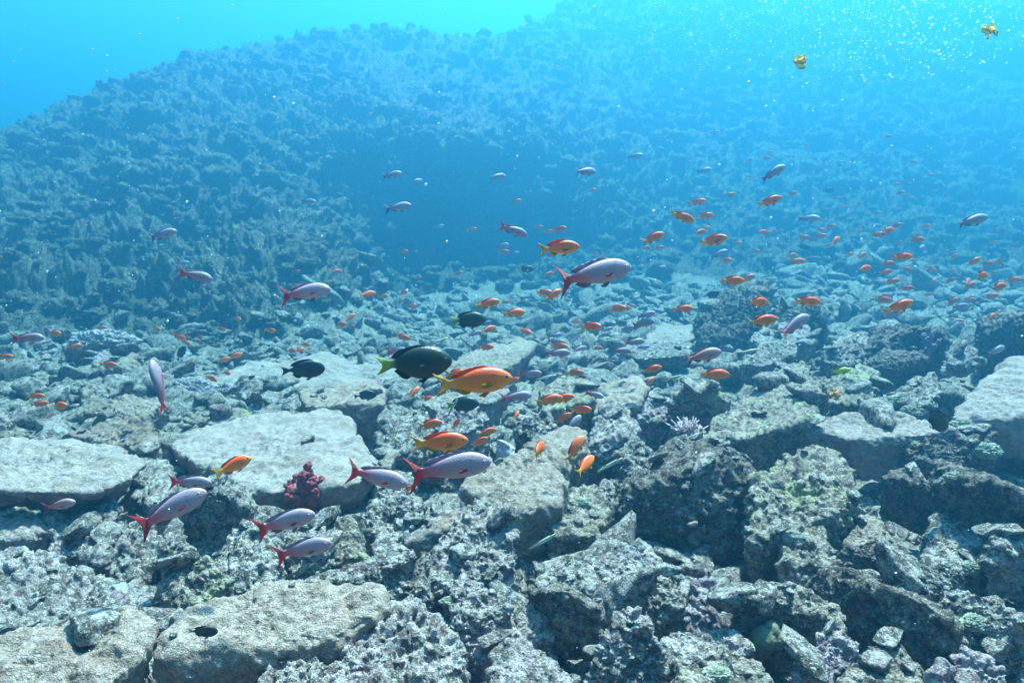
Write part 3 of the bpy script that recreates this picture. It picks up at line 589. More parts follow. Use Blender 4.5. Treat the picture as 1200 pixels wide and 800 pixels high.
for k, (x, y, s, lab) in enumerate([(1047, 470, .09, 'yellow-green algae tuft on the grey rock behind the flat-topped slab'), (1070, 482, .10, 'yellow-green algae clump beside the diving black fish'), (1128, 500, .10, 'yellow-green algae clump in front of the diving black fish'),
      (1068, 521, .06, 'small yellow-green algae tuft on the dark face of the flat-topped slab'), (1155, 528, .10, 'pale green algae spread above the dark tilted plate'), (1120, 560, .06, 'small algae tuft at the corner of the dark tilted plate'), (1135, 665, .06, 'olive algae tuft at the foot of the smooth domed boulder'),
      (1142, 730, .06, 'bluish green algae tuft on the grey knobbed rock'), (930, 630, .06, 'green algae tuft on top of the round holed rock'), (680, 590, .06, 'olive moss patch on the grey-green flat slab'), (566, 592, .05, 'bright green moss spot on the tilted turf slab'), (526, 705, .04, 'pale green leafy alga above the triangular slab'), (840, 790, .05, 'yellow moss on the dark face of the bottom slab'), (652, 652, .05, 'green leafy alga beneath the striped wrasse')]):
    b = surface_at(x, y); cushion('algae_tuft', 'tuft', b, s * .55, lab, 'algae', 40 + k)

# ------------------------------------------------------------------ fish
def fish_mat(name, xramp, belly=None, bellyf=.6, back=None, stripes=None, spot=None, rough=.38):
    m, nt, b = newmat(name, rough, .4)
    tc = nt.nodes.new('ShaderNodeTexCoord'); sp = nt.nodes.new('ShaderNodeSeparateXYZ'); nt.links.new(tc.outputs['Object'], sp.inputs[0])
    def mr(s, lo, hi):
        n = nt.nodes.new('ShaderNodeMapRange'); n.inputs[1].default_value = lo; n.inputs[2].default_value = hi; nt.links.new(s, n.inputs[0]); return n.outputs[0]
    c = ramp(nt, mr(sp.outputs[0], -.5, .5), xramp)
    zf = mr(sp.outputs[2], -.14, .14)
    if belly: c = mix(nt, ramp(nt, zf, [(.12, g3(bellyf)), (.42, g3(0))]), c, belly)
    if back: c = mix(nt, ramp(nt, zf, [(.62, g3(0)), (.95, g3(.8))]), c, back)
    if stripes: c = ramp(nt, mr(sp.outputs[2], -.06, .06), stripes, 'CONSTANT')
    oi = nt.nodes.new('ShaderNodeObjectInfo')
    hs = nt.nodes.new('ShaderNodeHueSaturation'); nt.links.new(mr(oi.outputs['Random'], -.6, 1.6), hs.inputs['Value'])
    hs.inputs['Value'].default_value = 1
    mr2 = nt.nodes.new('ShaderNodeMapRange'); nt.links.new(oi.outputs['Random'], mr2.inputs[0]); mr2.inputs[3].default_value = .8; mr2.inputs[4].default_value = 1.1
    nt.links.new(mr2.outputs[0], hs.inputs['Value']); nt.links.new(c, hs.inputs['Color']); c = hs.outputs[0]
    vo = nt.nodes.new('ShaderNodeTexVoronoi'); vo.inputs['Scale'].default_value = 48; mp = nt.nodes.new('ShaderNodeMapping')
    mp.inputs['Scale'].default_value = (1, .4, 1.3); nt.links.new(tc.outputs['Object'], mp.inputs[0]); nt.links.new(mp.outputs[0], vo.inputs['Vector'])
    c = mix(nt, ramp(nt, vo.outputs['Distance'], [(.25, g3(0)), (.75, g3(.2))]), c, (.75, .65, .66) if not stripes else (.5, .5, .5), 'MULTIPLY')
    def ring(cx, cz, r0, wd, k, col):             # gill cover edge, mouth
        global_c = nt.nodes.new('ShaderNodeVectorMath'); global_c.operation = 'DISTANCE'
        fl = nt.nodes.new('ShaderNodeCombineXYZ'); nt.links.new(sp.outputs[0], fl.inputs[0]); nt.links.new(sp.outputs[2], fl.inputs[2])
        nt.links.new(fl.outputs[0], global_c.inputs[0]); global_c.inputs[1].default_value = (cx, 0, cz)
        return mix(nt, ramp(nt, global_c.outputs['Value'], [(r0 - wd, g3(0)), (r0, g3(k)), (r0 + wd * .5, g3(0))]), c, col)
    if not stripes:
        c = ring(.41, .0, .158, .02, .45, tuple(q * .35 for q in xramp[-1][1]))
        c = ring(.53, .012, .062, .010, .6, tuple(q * .25 for q in xramp[-1][1]))
    nt.links.new(c, b.inputs['Base Color'])
    bu = nt.nodes.new('ShaderNodeBump'); bu.inputs['Distance'].default_value = .0012; bu.inputs['Strength'].default_value = .35; nt.links.new(vo.outputs['Distance'], bu.inputs['Height']); nt.links.new(bu.outputs[0], b.inputs['Normal'])
    return m
def fin_mat(name, a, b_, trans=.35):
    m, nt, b = newmat(name, .45, .3)
    tc = nt.nodes.new('ShaderNodeTexCoord'); n = noise(nt, tc.outputs['Object'], 9, 3, .6)
    fc = ramp(nt, n, [(.35, a), (.65, b_)])
    wv = nt.nodes.new('ShaderNodeTexWave'); wv.inputs['Scale'].default_value = 26; wv.bands_direction = 'Z'; wv.inputs['Distortion'].default_value = 3; nt.links.new(tc.outputs['Object'], wv.inputs['Vector'])
    bu = nt.nodes.new('ShaderNodeBump'); bu.inputs['Distance'].default_value = .004; nt.links.new(wv.outputs['Fac'], bu.inputs['Height']); nt.links.new(bu.outputs[0], b.inputs['Normal'])
    fc = mix(nt, 1.0, fc, ramp(nt, wv.outputs['Fac'], [(.2, g3(.6)), (.6, g3(1))]), 'MULTIPLY'); nt.links.new(fc, b.inputs['Base Color'])
    tr = nt.nodes.new('ShaderNodeBsdfTranslucent'); mx = nt.nodes.new('ShaderNodeMixShader'); mx.inputs[0].default_value = trans
    nt.links.new(fc, tr.inputs[0])
    nt.links.new(b.outputs[0], mx.inputs[1]); nt.links.new(tr.outputs[0], mx.inputs[2]); nt.links.new(mx.outputs[0], nt.nodes['Material Output'].inputs[0])
    return m
pupil = plain('fish pupil', (.004, .004, .008), (.006, .006, .012), .1)
iris_o = plain('violet iris', (.20, .06, .25), (.30, .10, .32), .2)
iris_p = plain('pale iris', (.45, .50, .62), (.6, .62, .7), .2)
iris_d = plain('dull iris', (.10, .10, .06), (.16, .15, .08), .2)
MATS = {
 'O': [fish_mat('orange fish skin', [(.12, (.95, .34, .015)), (.32, (.92, .15, .008)), (.7, (.92, .12, .008)), (.95, (.95, .20, .02))], (.95, .36, .05), .55, (.85, .07, .010)), fin_mat('yellow fin', (.95, .46, .02), (.98, .62, .04), .5), fin_mat('orange fin', (.9, .13, .012), (.95, .24, .02), .5), iris_o, pupil],
 'P': [fish_mat('lilac pink fish skin', [(.15, (.72, .03, .05)), (.30, (.55, .08, .10)), (.50, (.38, .165, .185)), (.8, (.35, .20, .23)), (.97, (.41, .21, .23))], (.52, .33, .36), .5, (.31, .21, .25)), fin_mat('red fin', (.92, .05, .07), (.95, .10, .13), .5), fin_mat('pale lilac fin', (.42, .22, .32), (.70, .55, .66)), iris_p, pupil],
 'K': [fish_mat('dark red fish skin', [(.15, (.55, .06, .06)), (.4, (.42, .11, .09)), (.7, (.42, .17, .16)), (.97, (.45, .22, .22))], (.55, .30, .32), .5), fin_mat('red fin', (.62, .03, .06), (.7, .06, .09)), fin_mat('dull red fin', (.42, .12, .14), (.52, .2, .22)), iris_p, pupil],
 'B': [fish_mat('faded grey pink fish skin', [(.15, (.30, .10, .22)), (.5, (.32, .21, .30)), (.97, (.38, .27, .36))], (.5, .4, .47), .5), fin_mat('lilac fin', (.42, .22, .45), (.5, .32, .55)), fin_mat('pale fin', (.5, .42, .52), (.7, .64, .72)), iris_p, pupil],
 'D': [fish_mat('dark green damselfish skin', [(.10, (.62, .60, .03)), (.20, (.20, .21, .03)), (.30, (.008, .010, .006)), (.8, (.009, .011, .007)), (.95, (.02, .024, .012))], None, 0, (.016, .020, .007)), fin_mat('yellow tail fin', (.55, .58, .03), (.66, .66, .07), .3), fin_mat('black fin', (.008, .009, .010), (.014, .015, .014), .05), iris_d, pupil],
 'S': [fish_mat('black fish skin', [(.1, (.010, .011, .014)), (.9, (.013, .015, .018))]), fin_mat('black tail fin', (.009, .010, .012), (.013, .014, .017), .05), fin_mat('black back fin', (.008, .009, .010), (.012, .013, .015), .05), iris_d, pupil],
 'T': [fish_mat('black fish skin with pale tail', [(.1, (.010, .011, .014)), (.9, (.013, .015, .018))]), fin_mat('white tail fin', (.6, .62, .62), (.75, .76, .76)), fin_mat('black back fin ', (.008, .009, .010), (.012, .013, .015), .05), iris_d, pupil],
 'W': [fish_mat('striped wrasse skin', [(.1, (.5, .5, .5)), (.9, (.5, .5, .5))], stripes=[(0, (.72, .74, .72)), (.42, (.015, .015, .02)), (.62, (.70, .62, .22)), (.78, (.02, .02, .025)), (.90, (.55, .58, .5))]), fin_mat('wrasse tail fin', (.25, .22, .15), (.6, .5, .3)), fin_mat('wrasse fin', (.3, .3, .25), (.5, .5, .42)), iris_d, pupil],
 'Y': [fish_mat('yellow fish skin', [(.1, (.72, .62, .03)), (.9, (.66, .60, .04))], (.75, .7, .25), .6), fin_mat('yellow tail', (.72, .62, .03), (.8, .7, .1)), fin_mat('yellow back fin', (.66, .56, .03), (.75, .65, .1)), iris_d, pupil],
}
def fin(root, edge, t, mat, flex=0):
    """solid, thin, tapering fin between two polylines"""
    root = np.array(root, float); edge = np.array(edge, float); n = 9; m = 7
    def rs(p):
        s = np.r_[0, np.cumsum(np.linalg.norm(np.diff(p, axis=0), axis=1))]; q = np.linspace(0, s[-1], n)
        return np.stack([np.interp(q, s, p[:, k]) for k in range(3)], 1)
    a, b = rs(root), rs(edge); s = np.linspace(0, 1, m)[:, None, None]
    G = a[None] * (1 - s) + b[None] * s                       # m,n,3
    du = G[-1].mean(0) - G[0].mean(0); dv = G[:, -1].mean(0) - G[:, 0].mean(0); nn = np.cross(du, dv); nn /= np.linalg.norm(nn)
    prof = (1 - .85 * s) * np.sin(np.linspace(.12, math.pi - .12, n))[None, :, None] * t
    G = G + nn * flex * s ** 2 * .1
    A = (G + nn * prof).reshape(-1, 3); B = (G - nn * prof).reshape(-1, 3); k = m * n
    Fa = grid_faces(m, n); Fb = Fa[:, ::-1] + k
    rim = [i for i in range(n)] + [r * n + n - 1 for r in range(1, m)] + [(m - 1) * n + i for i in range(n - 2, -1, -1)] + [r * n for r in range(m - 2, 0, -1)]
    Rm = [[rim[(q + 1) % len(rim)], rim[q], rim[q] + k, rim[(q + 1) % len(rim)] + k] for q in range(len(rim))]
    return np.concatenate([A, B]), np.concatenate([Fa, Fb, Rm]), mat
SHAPE = {   # half heights and half width along the body, tail outline, fin heights
 'anthias': dict(x=[.5, .488, .465, .43, .37, .28, .17, .05, -.06, -.16, -.23, -.28, -.31], t=[.004, .034, .06, .09, .128, .162, .178, .166, .134, .094, .064, .05, .05], b=[.004, .026, .048, .07, .104, .136, .15, .142, .112, .078, .055, .046, .046], w=[.004, .02, .034, .048, .062, .072, .074, .066, .05, .032, .02, .014, .01],
                 tail=[(-.50, .19), (-.475, .135), (-.415, .06), (-.40, 0), (-.412, -.06), (-.465, -.13), (-.49, -.18)], dor=.045, dorl=.075, ana=.075, eye=(.412, .035, .027)),
 'male': dict(x=[.5, .488, .465, .43, .37, .28, .17, .05, -.06, -.16, -.23, -.28, -.31], t=[.01, .040, .064, .093, .128, .154, .16, .144, .116, .086, .063, .052, .052], b=[.004, .032, .053, .075, .102, .126, .134, .123, .098, .07, .052, .046, .046], w=[.006, .022, .036, .05, .064, .074, .076, .068, .052, .034, .022, .014, .01],
              tail=[(-.50, .235), (-.455, .17), (-.40, .08), (-.385, 0), (-.395, -.07), (-.44, -.15), (-.475, -.225)], dor=.03, dorl=.05, ana=.045, eye=(.41, .03, .023)),
 'damsel': dict(x=[.5, .49, .47, .43, .36, .26, .14, .02, -.08, -.16, -.21, -.25, -.29], t=[.006, .045, .078, .118, .165, .205, .22, .20, .16, .105, .068, .05, .05], b=[.006, .035, .062, .10, .15, .192, .205, .19, .145, .09, .058, .045, .045], w=[.005, .025, .04, .058, .078, .09, .09, .078, .058, .034, .02, .014, .01],
                tail=[(-.50, .14), (-.47, .115), (-.42, .055), (-.39, 0), (-.41, -.06), (-.455, -.125), (-.48, -.16)], dor=.035, dorl=.075, ana=.08, eye=(.41, .04, .026)),
 'tang': dict(x=[.5, .49, .47, .43, .36, .26, .14, .02, -.1, -.19, -.25, -.29, -.32], t=[.006, .05, .085, .13, .175, .205, .21, .195, .155, .10, .05, .032, .034], b=[.006, .04, .072, .115, .16, .192, .20, .185, .145, .09, .046, .03, .032], w=[.005, .022, .034, .05, .064, .072, .072, .062, .046, .028, .016, .011, .008],
              tail=[(-.50, .12), (-.475, .10), (-.445, .05), (-.435, 0), (-.445, -.05), (-.475, -.10), (-.50, -.12)], dor=.035, dorl=.045, ana=.045, eye=(.42, .04, .018)),
 'wrasse': dict(x=[.5, .48, .45, .40, .32, .22, .1, -.04, -.16, -.26, -.33, -.38, -.41], t=[.003, .014, .024, .036, .048, .056, .058, .056, .05, .042, .034, .03, .03], b=[.003, .012, .022, .034, .048, .056, .058, .056, .05, .042, .034, .03, .03], w=[.003, .012, .02, .028, .036, .04, .04, .038, .032, .024, .016, .011, .008],
                tail=[(-.50, .055), (-.495, .035), (-.49, .015), (-.49, 0), (-.49, -.015), (-.495, -.035), (-.50, -.055)], dor=.018, dorl=.022, ana=.018, eye=(.43, .012, .011)),
}
def fish_mesh(name, shape, mats, bend=0, spread=1.0, fold=1.0, hi=True):
    s = SHAPE[shape]; nx = 34 if hi else 20; nr = 22 if hi else 14
    xs = np.array(s['x'])[::-1]; u = np.linspace(0, 1, nx); q = .5 - .5 * np.cos(u * math.pi) * (1 - .25 * u * 0); q = xs[0] + (xs[-1] - xs[0]) * (u * .35 + q * .65)
    f = lambda k: np.interp(q, xs, np.array(s[k])[::-1])
    sm = lambda a: np.convolve(np.pad(a, 1, mode='edge'), [.25, .5, .25], 'valid')
    t, b, wd = sm(f('t')), sm(f('b')), sm(f('w')); t[-1] *= .4; b[-1] *= .4; wd[-1] *= .4
    th = np.linspace(0, 2 * math.pi, nr, endpoint=False); cs, sn = np.cos(th), np.sin(th)
    V = np.stack([np.repeat(q[:, None], nr, 1), wd[:, None] * np.sign(cs) * np.abs(cs) ** .9, np.where(sn > 0, t[:, None], b[:, None]) * np.sign(sn) * np.abs(sn) ** .92], -1).reshape(-1, 3)
    Q = grid_faces(nx, nr, True)[:, ::-1]
    parts = [(V, Q, 0)]
    tx = s['x'][-1]; hz = s['t'][-1] * .95
    parts.append(fin([(tx + .02, 0, hz), (tx + .03, 0, 0), (tx + .02, 0, -hz)], [(a, 0, z * spread) for a, z in s['tail']], .009, 1, .3))
    top = lambda x: np.interp(x, xs, np.array(s['t'])[::-1]); bot = lambda x: -np.interp(x, xs, np.array(s['b'])[::-1])
    dx = np.linspace(.27, -.20 if shape != 'wrasse' else -.33, 9)
    hgt = np.interp(np.linspace(0, 1, 9), [0, .15, .6, .85, 1], [.25, 1, 1, s['dorl'] / s['dor'], .3]) * s['dor'] * fold
    parts.append(fin([(x, 0, top(x) - .012) for x in dx], [(x - .035 - .05 * k / 8, 0, top(x) + hgt[k]) for k, x in enumerate(dx)], .006, 2))
    ax = np.linspace(-.02, -.20 if shape != 'wrasse' else -.33, 6); ah = np.array([.4, .9, 1, .9, .7, .35]) * s['ana'] * fold
    parts.append(fin([(x, 0, bot(x) + .012) for x in ax], [(x - .05, 0, bot(x) - ah[k]) for k, x in enumerate(ax)], .006, 1 if shape == 'anthias' else 2))
    wb = lambda x: np.interp(x, xs, np.array(s['w'])[::-1])
    for sg in (1, -1):
        px_ = .20; pl = {'wrasse': .06, 'male': .085}.get(shape, .12); pk = .6 if shape == 'male' else 1
        parts.append(fin([(px_, sg * .02, bot(px_) + .01), (px_ - .05, sg * .02, bot(px_ - .05) + .01)], [(px_ - .08, sg * .05, bot(px_) - .05), (px_ - pl - .04, sg * .045, bot(px_) - .03)], .005, 1 if shape == 'anthias' else 2))
        parts.append(fin([(.22, sg * wb(.22) * .97, -.02), (.215, sg * wb(.215) * .97, -.02 - .04 * pk)], [(.22 - pl, sg * (wb(.22) + .03), -.015), (.20 - pl, sg * (wb(.22) + .035), -.02 - .03 * pk), (.23 - pl, sg * (wb(.22) + .025), -.02 - .06 * pk)], .004, 1 if shape == 'anthias' else (1 if mats == 'P' else 2)))
        ex, ez, er = s['eye']; U, Fe = ico(3 if hi else 2); Fe4 = np.concatenate([Fe, Fe[:, 2:]], 1)
        wy = sg * wb(ex) * .80
        parts.append((U * np.array([er, er * .45, er]) + [ex, wy, ez], Fe4, 3))
        parts.append((U * np.array([er * .58, er * .42, er * .58]) + [ex + er * .05, wy + sg * er * .14, ez], Fe4, 4))
    Vs, Fs, mi, off = [], [], [], 0
    for v, f_, m in parts:
        Vs.append(v); Fs.append(f_ + off); mi += [m] * len(f_); off += len(v)
    V = np.concatenate(Vs); Fq = np.concatenate(Fs)
    xr = np.clip(.15 - V[:, 0], 0, 1); V[:, 1] += bend * xr ** 2
    me = bpy.data.meshes.new(name); tri = Fq[:, 2] == Fq[:, 3]
    me.from_pydata(V.tolist(), [], [list(map(int, f_[:3])) if tr else list(map(int, f_)) for f_, tr in zip(Fq, tri)])
    me.polygons.foreach_set('material_index', np.array(mi, np.int32)); me.polygons.foreach_set('use_smooth', np.full(len(mi), True))
    for m in MATS[mats]: me.materials.append(m)
    me.update(); return me
SPEC = {  # species: (shape, object name, category, length in metres, words)
 'O': ('anthias', 'orange_fish', .105, 'orange fish'), 'P': ('male', 'pink_fish', .14, 'lilac pink fish'), 'K': ('male', 'pink_fish', .13, 'dark red fish'), 'B': ('male', 'pink_fish', .13, 'pale lilac fish'),
 'D': ('damsel', 'damselfish', .155, 'dark yellow-tailed fish'), 'S': ('tang', 'black_fish', .15, 'black fish'), 'T': ('tang', 'black_fish', .09, 'black white-tailed fish'), 'W': ('wrasse', 'striped_wrasse', .085, 'slim striped fish'), 'Y': ('anthias', 'yellow_fish', .09, 'yellow fish')}
PROTO = {}
for k, (shp, nm, L, wd_) in SPEC.items():
    for vi, (bd, sp_, fo) in enumerate([(0, 1, 1), (.28, .85, .6), (-.3, 1.05, .8)]):
        PROTO[k, vi] = fish_mesh(nm, shp, k, bd, sp_, fo)
# hand labelled: species, x, y, length px, tilt, label, short name for neighbours
MAIN = [
 ('P', 695, 322, 93, 11, 'largest pale lilac fish with a magenta tail and red side spot, over the rubble plain', 'large lilac fish', 10),
 ('P', 525, 549, 106, 8, 'largest lilac-and-red fish, red forked tail, under the orange fish by the tilted turf slab', 'large red-tailed fish', 5),
 ('P', 441, 559, 78, -11, 'lilac fish with an upswept red tail, nosing the large red-tailed fish', 'upswept-tail fish', -8),
 ('P', 200, 598, 92, 27, 'large purple-red fish with a spread red tail and white back, before the undercut boulder', 'spread-tail fish', 12),
 ('P', 222, 565, 52, -4, 'lilac fish just above the spread-tail red fish, red spot behind its gill', 'lilac fish above the spread tail', 5),
 ('P', 333, 612, 80, 16, 'upper lilac fish of the tilted pair below the red soft coral', 'upper fish of the tilted pair', 0),
 ('P', 354, 644, 76, 14, 'lower lilac fish of the tilted pair, above the big tan slab', 'lower fish of the tilted pair', 0),
 ('P', 357, 343, 62, 8, 'pink fish with a red forked tail alone before the blue hillside', 'lone pink fish', 0),
 ('P', 188, 453, 68, 104, 'slim pink fish swimming straight up above the brown-sided boulder', 'upright pink fish', 0),
 ('P', 604, 465, 40, 6, 'reddish pink fish with red tail at the snout of the biggest orange fish', 'reddish fish at the orange snout', 0),
 ('K', 823, 417, 47, 14, 'dark red fish with raised back fin above the green-topped boulder', 'dark red fish', 0),
 ('P', 930, 382, 46, 33, 'nose-up lilac fish with a violet tail before the two dark boulders', 'violet-tailed fish', 10),
 ('P', 229, 323, 40, -13, 'nose-down pink fish with a dark red tail against the hillside', 'nose-down pink fish', 0),
 ('P', 601, 270, 36, -20, 'nose-down pink fish with a magenta tail in front of the dark hollow', 'magenta-tailed fish', 0),
 ('P', 671, 499, 32, 48, 'pink fish with trailing red tail, nose-up in the orange cluster', 'pink fish in the orange cluster', 20),
 ('P', 653, 414, 32, 2, 'small lilac fish with a pink forked tail above the yellow-topped rock', 'small pink-tailed fish', 0),
 ('P', 753, 379, 29, 9, 'front lilac fish of the knot hovering before the pale square slab', 'front fish of the knot', 0),
 ('B', 757, 369, 24, 14, 'rear pale lilac fish of the knot hovering before the pale square slab', 'rear fish of the knot', 0),
 ('B', 466, 243, 32, 9, 'pale lilac fish high over the dark hollow, with a violet tail', 'pale fish over the hollow', 0),
 ('B', 1139, 259, 38, 15, 'pale lilac fish near the dark hollow at the far slope', 'pale fish at the far slope', 0),
 ('B', 906, 203, 32, 32, 'nose-up mauve fish with a violet tail high on the slope', 'mauve fish on the slope', 0),
 ('B', 191, 275, 34, 14, 'grey-lilac fish beside a white fleck against the hillside', 'grey-lilac fish', 0),
 ('P', 33, 396, 38, 0, 'grey-pink fish with a purple tail next to the frame', 'grey-pink fish at the frame', 0),
 ('O', 555, 448, 94, 5, 'biggest bright orange fish with a yellow tail, ahead of the big yellow-tailed dark fish', 'biggest orange fish', 8),
 ('O', 515, 519, 70, 4, 'second biggest orange fish, level, just above the large red-tailed fish', 'second orange fish', 5),
 ('O', 655, 291, 49, 5, 'orange-red fish with a yellow forked tail above the large lilac fish', 'orange fish above the lilac one', 0),
 ('O', 273, 546, 47, 23, 'nose-up orange fish over the front edge of the broad pale slab', 'orange fish over the broad slab', 10),
 ('O', 1053, 360, 37, 22, 'bright red-orange fish, largest of the shoal, above the round boulder', 'bright shoal fish', 0),
 ('O', 643, 469, 35, 10, 'yellow-finned orange fish overlapping a darker one in the cluster', 'front cluster fish', 10),
 ('O', 659, 467, 30, 12, 'darker orange fish half hidden behind the yellow-finned cluster fish', 'hidden cluster fish', 0),
 ('O', 674, 526, 36, 55, 'steeply nose-up orange fish over the sloping tan slab', 'steep orange fish', 20),
 ('O', 686, 545, 28, 32, 'small orange fish with spread yellow fins under the steep orange fish', 'spread-fin orange fish', 45),
 ('O', 630, 527, 21, 0, 'round orange fish seen head-on over the sloping tan slab', 'head-on orange fish', 68),
 ('O', 837, 439, 37, 2, 'dark orange fish with a yellow tail below the dark red fish', 'dark orange fish', 0),
 ('O', 893, 376, 38, 8, 'orange fish with a yellow tail crossing the tall dark boulder', 'orange fish at the tall boulder', 0),
 ('O', 946, 353, 32, -4, 'yellow-orange fish before the square dark boulder', 'orange fish at the square boulder', 0),
 ('O', 799, 254, 31, -20, 'nose-down orange fish with a curved yellow tail, highest of its loose group', 'nose-down orange fish', 0),
 ('O', 902, 236, 30, 18, 'nose-up orange-red fish beneath the mauve fish', 'orange fish under the mauve one', 0),
 ('O', 504, 497, 31, 9, 'orange fish directly above the second biggest orange fish', 'orange fish above the second', 0),
 ('K', 69, 592, 43, 12, 'brownish pink fish in the shadow under the overhanging slab', 'brownish fish under the slab', 0),
 ('D', 484, 426, 93, 3, 'big dark green-black fish with a yellow forked tail, behind the biggest orange fish', 'big dark damselfish', 5),
 ('D', 548, 375, 44, 2, 'small dark oval fish with a yellow tail over the far rubble', 'small dark damselfish', 0),
 ('S', 355, 433, 51, 2, 'black fish over the low pale slab, tail forked', 'black fish over the slab', 8),
 ('S', 1097, 491, 46, -42, 'black fish diving steeply over the long flat-topped slab', 'diving black fish', 15),
 ('T', 237, 740, 37, -4, 'black fish with a white tail over the big tan slab', 'white-tailed black fish', 10),
 ('S', 428, 463, 27, 3, 'small black fish against the side of the square boulder', 'black fish at the square boulder', 0),
 ('D', 541, 474, 42, 4, 'dark fish with a faint yellow tail beneath the biggest orange fish', 'dark fish under the orange one', 0),
 ('S', 834, 345, 19, 14, 'tiny black fish before the tall dark boulder', 'tiny black fish', 0),
 ('S', 212, 414, 20, 58, 'tiny dark fish nose-up at the foot of the hillside', 'tiny dark fish', 0),
 ('D', 616, 315, 20, -4, 'tiny dark fish with a greenish tail beside the large lilac tail', 'tiny greenish-tailed fish', 0),
 ('S', 941, 289, 15, -10, 'upper of two tiny dark fish over the far slope', 'upper tiny dark fish', 0),
 ('S', 984, 309, 13, -5, 'lower of two tiny dark fish over the far slope', 'lower tiny dark fish', 0),
 ('S', 970, 223, 15, 0, 'tiny dark fish near the mauve fish on the far slope', 'tiny dark slope fish', 0),
 ('Y', 985, 435, 25, 8, 'small bright yellow fish above the orange sponge', 'yellow fish', 0),
 ('W', 512, 401, 31, 20, 'striped slim fish with black lines above the big dark fish', 'striped fish above the damselfish', 0),
 ('W', 531, 476, 26, 62, 'steep striped slim fish crossing below the biggest orange fish', 'steep striped fish', 0),
 ('W', 640, 442, 26, 14, 'striped yellow-black slim fish resting above the yellow-topped rock', 'striped fish above the yellow top', 0),
 ('W', 787, 443, 26, 16, 'striped slim fish trailing the dark orange fish', 'striped fish at the dark orange', 0),
 ('W', 879, 411, 27, 9, 'striped slim fish ahead of the dark red fish', 'striped fish ahead of the red', 0),
 ('W', 715, 544, 35, 28, 'striped slim fish rising past the domed grey rock', 'striped fish by the domed rock', 0),
 ('W', 636, 634, 38, 27, 'largest striped fish with a yellow band, above the smooth grey rock', 'largest striped fish', 10),
 ('W', 293, 447, 21, 2, 'striped thin fish low over the corner of the low pale slab', 'striped fish at the low slab', 0),
]
REST = {
 'O': '64,391,20 119,384,13 87,406,15 183,386,15 209,394,15,-35 217,401,13,-30 234,395,10 261,386,10 278,374,13 5,418,20 127,427,21,-4 275,417,17,15 262,422,16,18 266,437,12 247,443,15,-40 42,464,22 46,473,17 69,476,28,12 347,318,11 393,318,13 347,335,11 430,345,20,10 449,347,13 473,343,12,20 473,295,12 490,325,9 537,320,11 553,269,12,10 590,295,14,5 410,372,14,30 399,381,17,15 411,382,10 316,387,16,-4 358,404,13 351,410,11 342,411,14 482,358,13 472,395,20,-15 572,356,29,14 565,357,20,8 592,354,11 602,367,28 572,386,20,10 569,407,20,6 535,438,26,6 578,432,14 602,445,17,6 485,460,18,42 502,467,21,-8 535,496,16,58 570,506,25,8 562,518,25,32 478,573,14,62 655,269,18,14 631,266,12 642,271,11 697,297,10,-10 643,321,14 637,343,21 648,346,24,32 615,388,17,-18 675,377,13,4 692,383,24,8 723,362,20,12 740,359,11 655,406,21,4 673,437,23,6 763,433,27,13 761,448,17,42 765,279,29,22 757,290,13 772,290,14 820,272,18,6 828,267,12 836,282,28,16 851,305,13 858,329,30,0 876,326,20,18 800,362,26 887,354,31,-2 864,285,12 887,294,11 893,272,16 856,228,14,8 817,237,20,8 826,253,22,2 928,227,14,14 681,480,24,12 660,490,24,32 605,487,12,60 694,223,12,4 605,236,13,14 941,278,14,0 961,277,14,10 962,269,12,-14 914,270,9 902,272,10 933,306,21,0 928,299,14 979,282,16,34 970,288,10,40 996,298,13,10 1009,300,16,26 1012,315,22,8 1029,275,17 1041,270,20,4 1074,281,18,2 1074,275,12 1054,284,11 1057,301,26,0 1040,309,18,6 1065,296,10 1037,319,19,9 1045,330,19,12 1062,315,14,-14 1091,315,15,-26 1094,330,12,30 1062,338,18,6 1064,333,9 1042,346,11 1034,351,22,-9 1087,345,10 1085,265,11 1070,305,11 1113,329,13,32 1118,301,11,40 1109,294,9 1118,296,10 1124,324,10,60 1117,318,9,50 1141,307,20,30 1156,309,17,2 1171,307,15,-55 1150,323,25,-3 1164,320,11 1170,336,25,8 1187,328,18,6 1161,347,17,10 1136,335,19,20 1134,331,14,45 1116,354,17,40 1135,351,12 1162,372,17,32 1145,355,8 1115,374,9 1125,376,8 1134,287,8 1165,284,8 1159,271,8,20 1186,292,8 1050,265,12,25 1008,270,9 973,265,10 898,186,9 878,188,8,10 922,183,8 980,232,8 988,243,10,10 1029,250,10,6 1050,216,11 1055,226,10,8 1066,232,9 1040,160,9 1090,205,9 1066,215,8 875,210,8,14 838,155,9,8 902,178,9 1126,250,8 1170,270,9,-10 966,258,9 1003,242,9 945,170,8 1070,190,8 733,361,15 665,352,9 700,408,14,6 558,455,12 470,352,9',
 'P': '465,412,32,6 556,391,17,15 743,401,26,6 728,411,26,-8 651,393,17,4 651,400,21,-4 679,409,19,10 735,385,17,14 711,386,16,14 621,438,29,4 696,462,22,-12 744,350,13,20 712,364,12,10',
 'B': '459,205,24,10 583,207,20,6 686,201,26,2 488,212,13,10 744,183,18,4 514,266,13,18 361,236,20,-6 214,308,15,2 588,288,17,12 380,271,11,10 487,359,15,25 825,200,18,8 947,256,22,-2 842,298,23,22 1045,370,22,30 1124,359,24,4 1167,411,26,22 1080,290,14,12 775,314,15,0 754,407,17,4 656,433,13 605,296,9',
}
Fa_names = []
ANCH = [(m[6], m[1], m[2]) for m in MAIN] + [(r[0], r[1], r[2]) for r in ROCKS]
bpy.context.view_layer.update(); dg = bpy.context.evaluated_depsgraph_get()
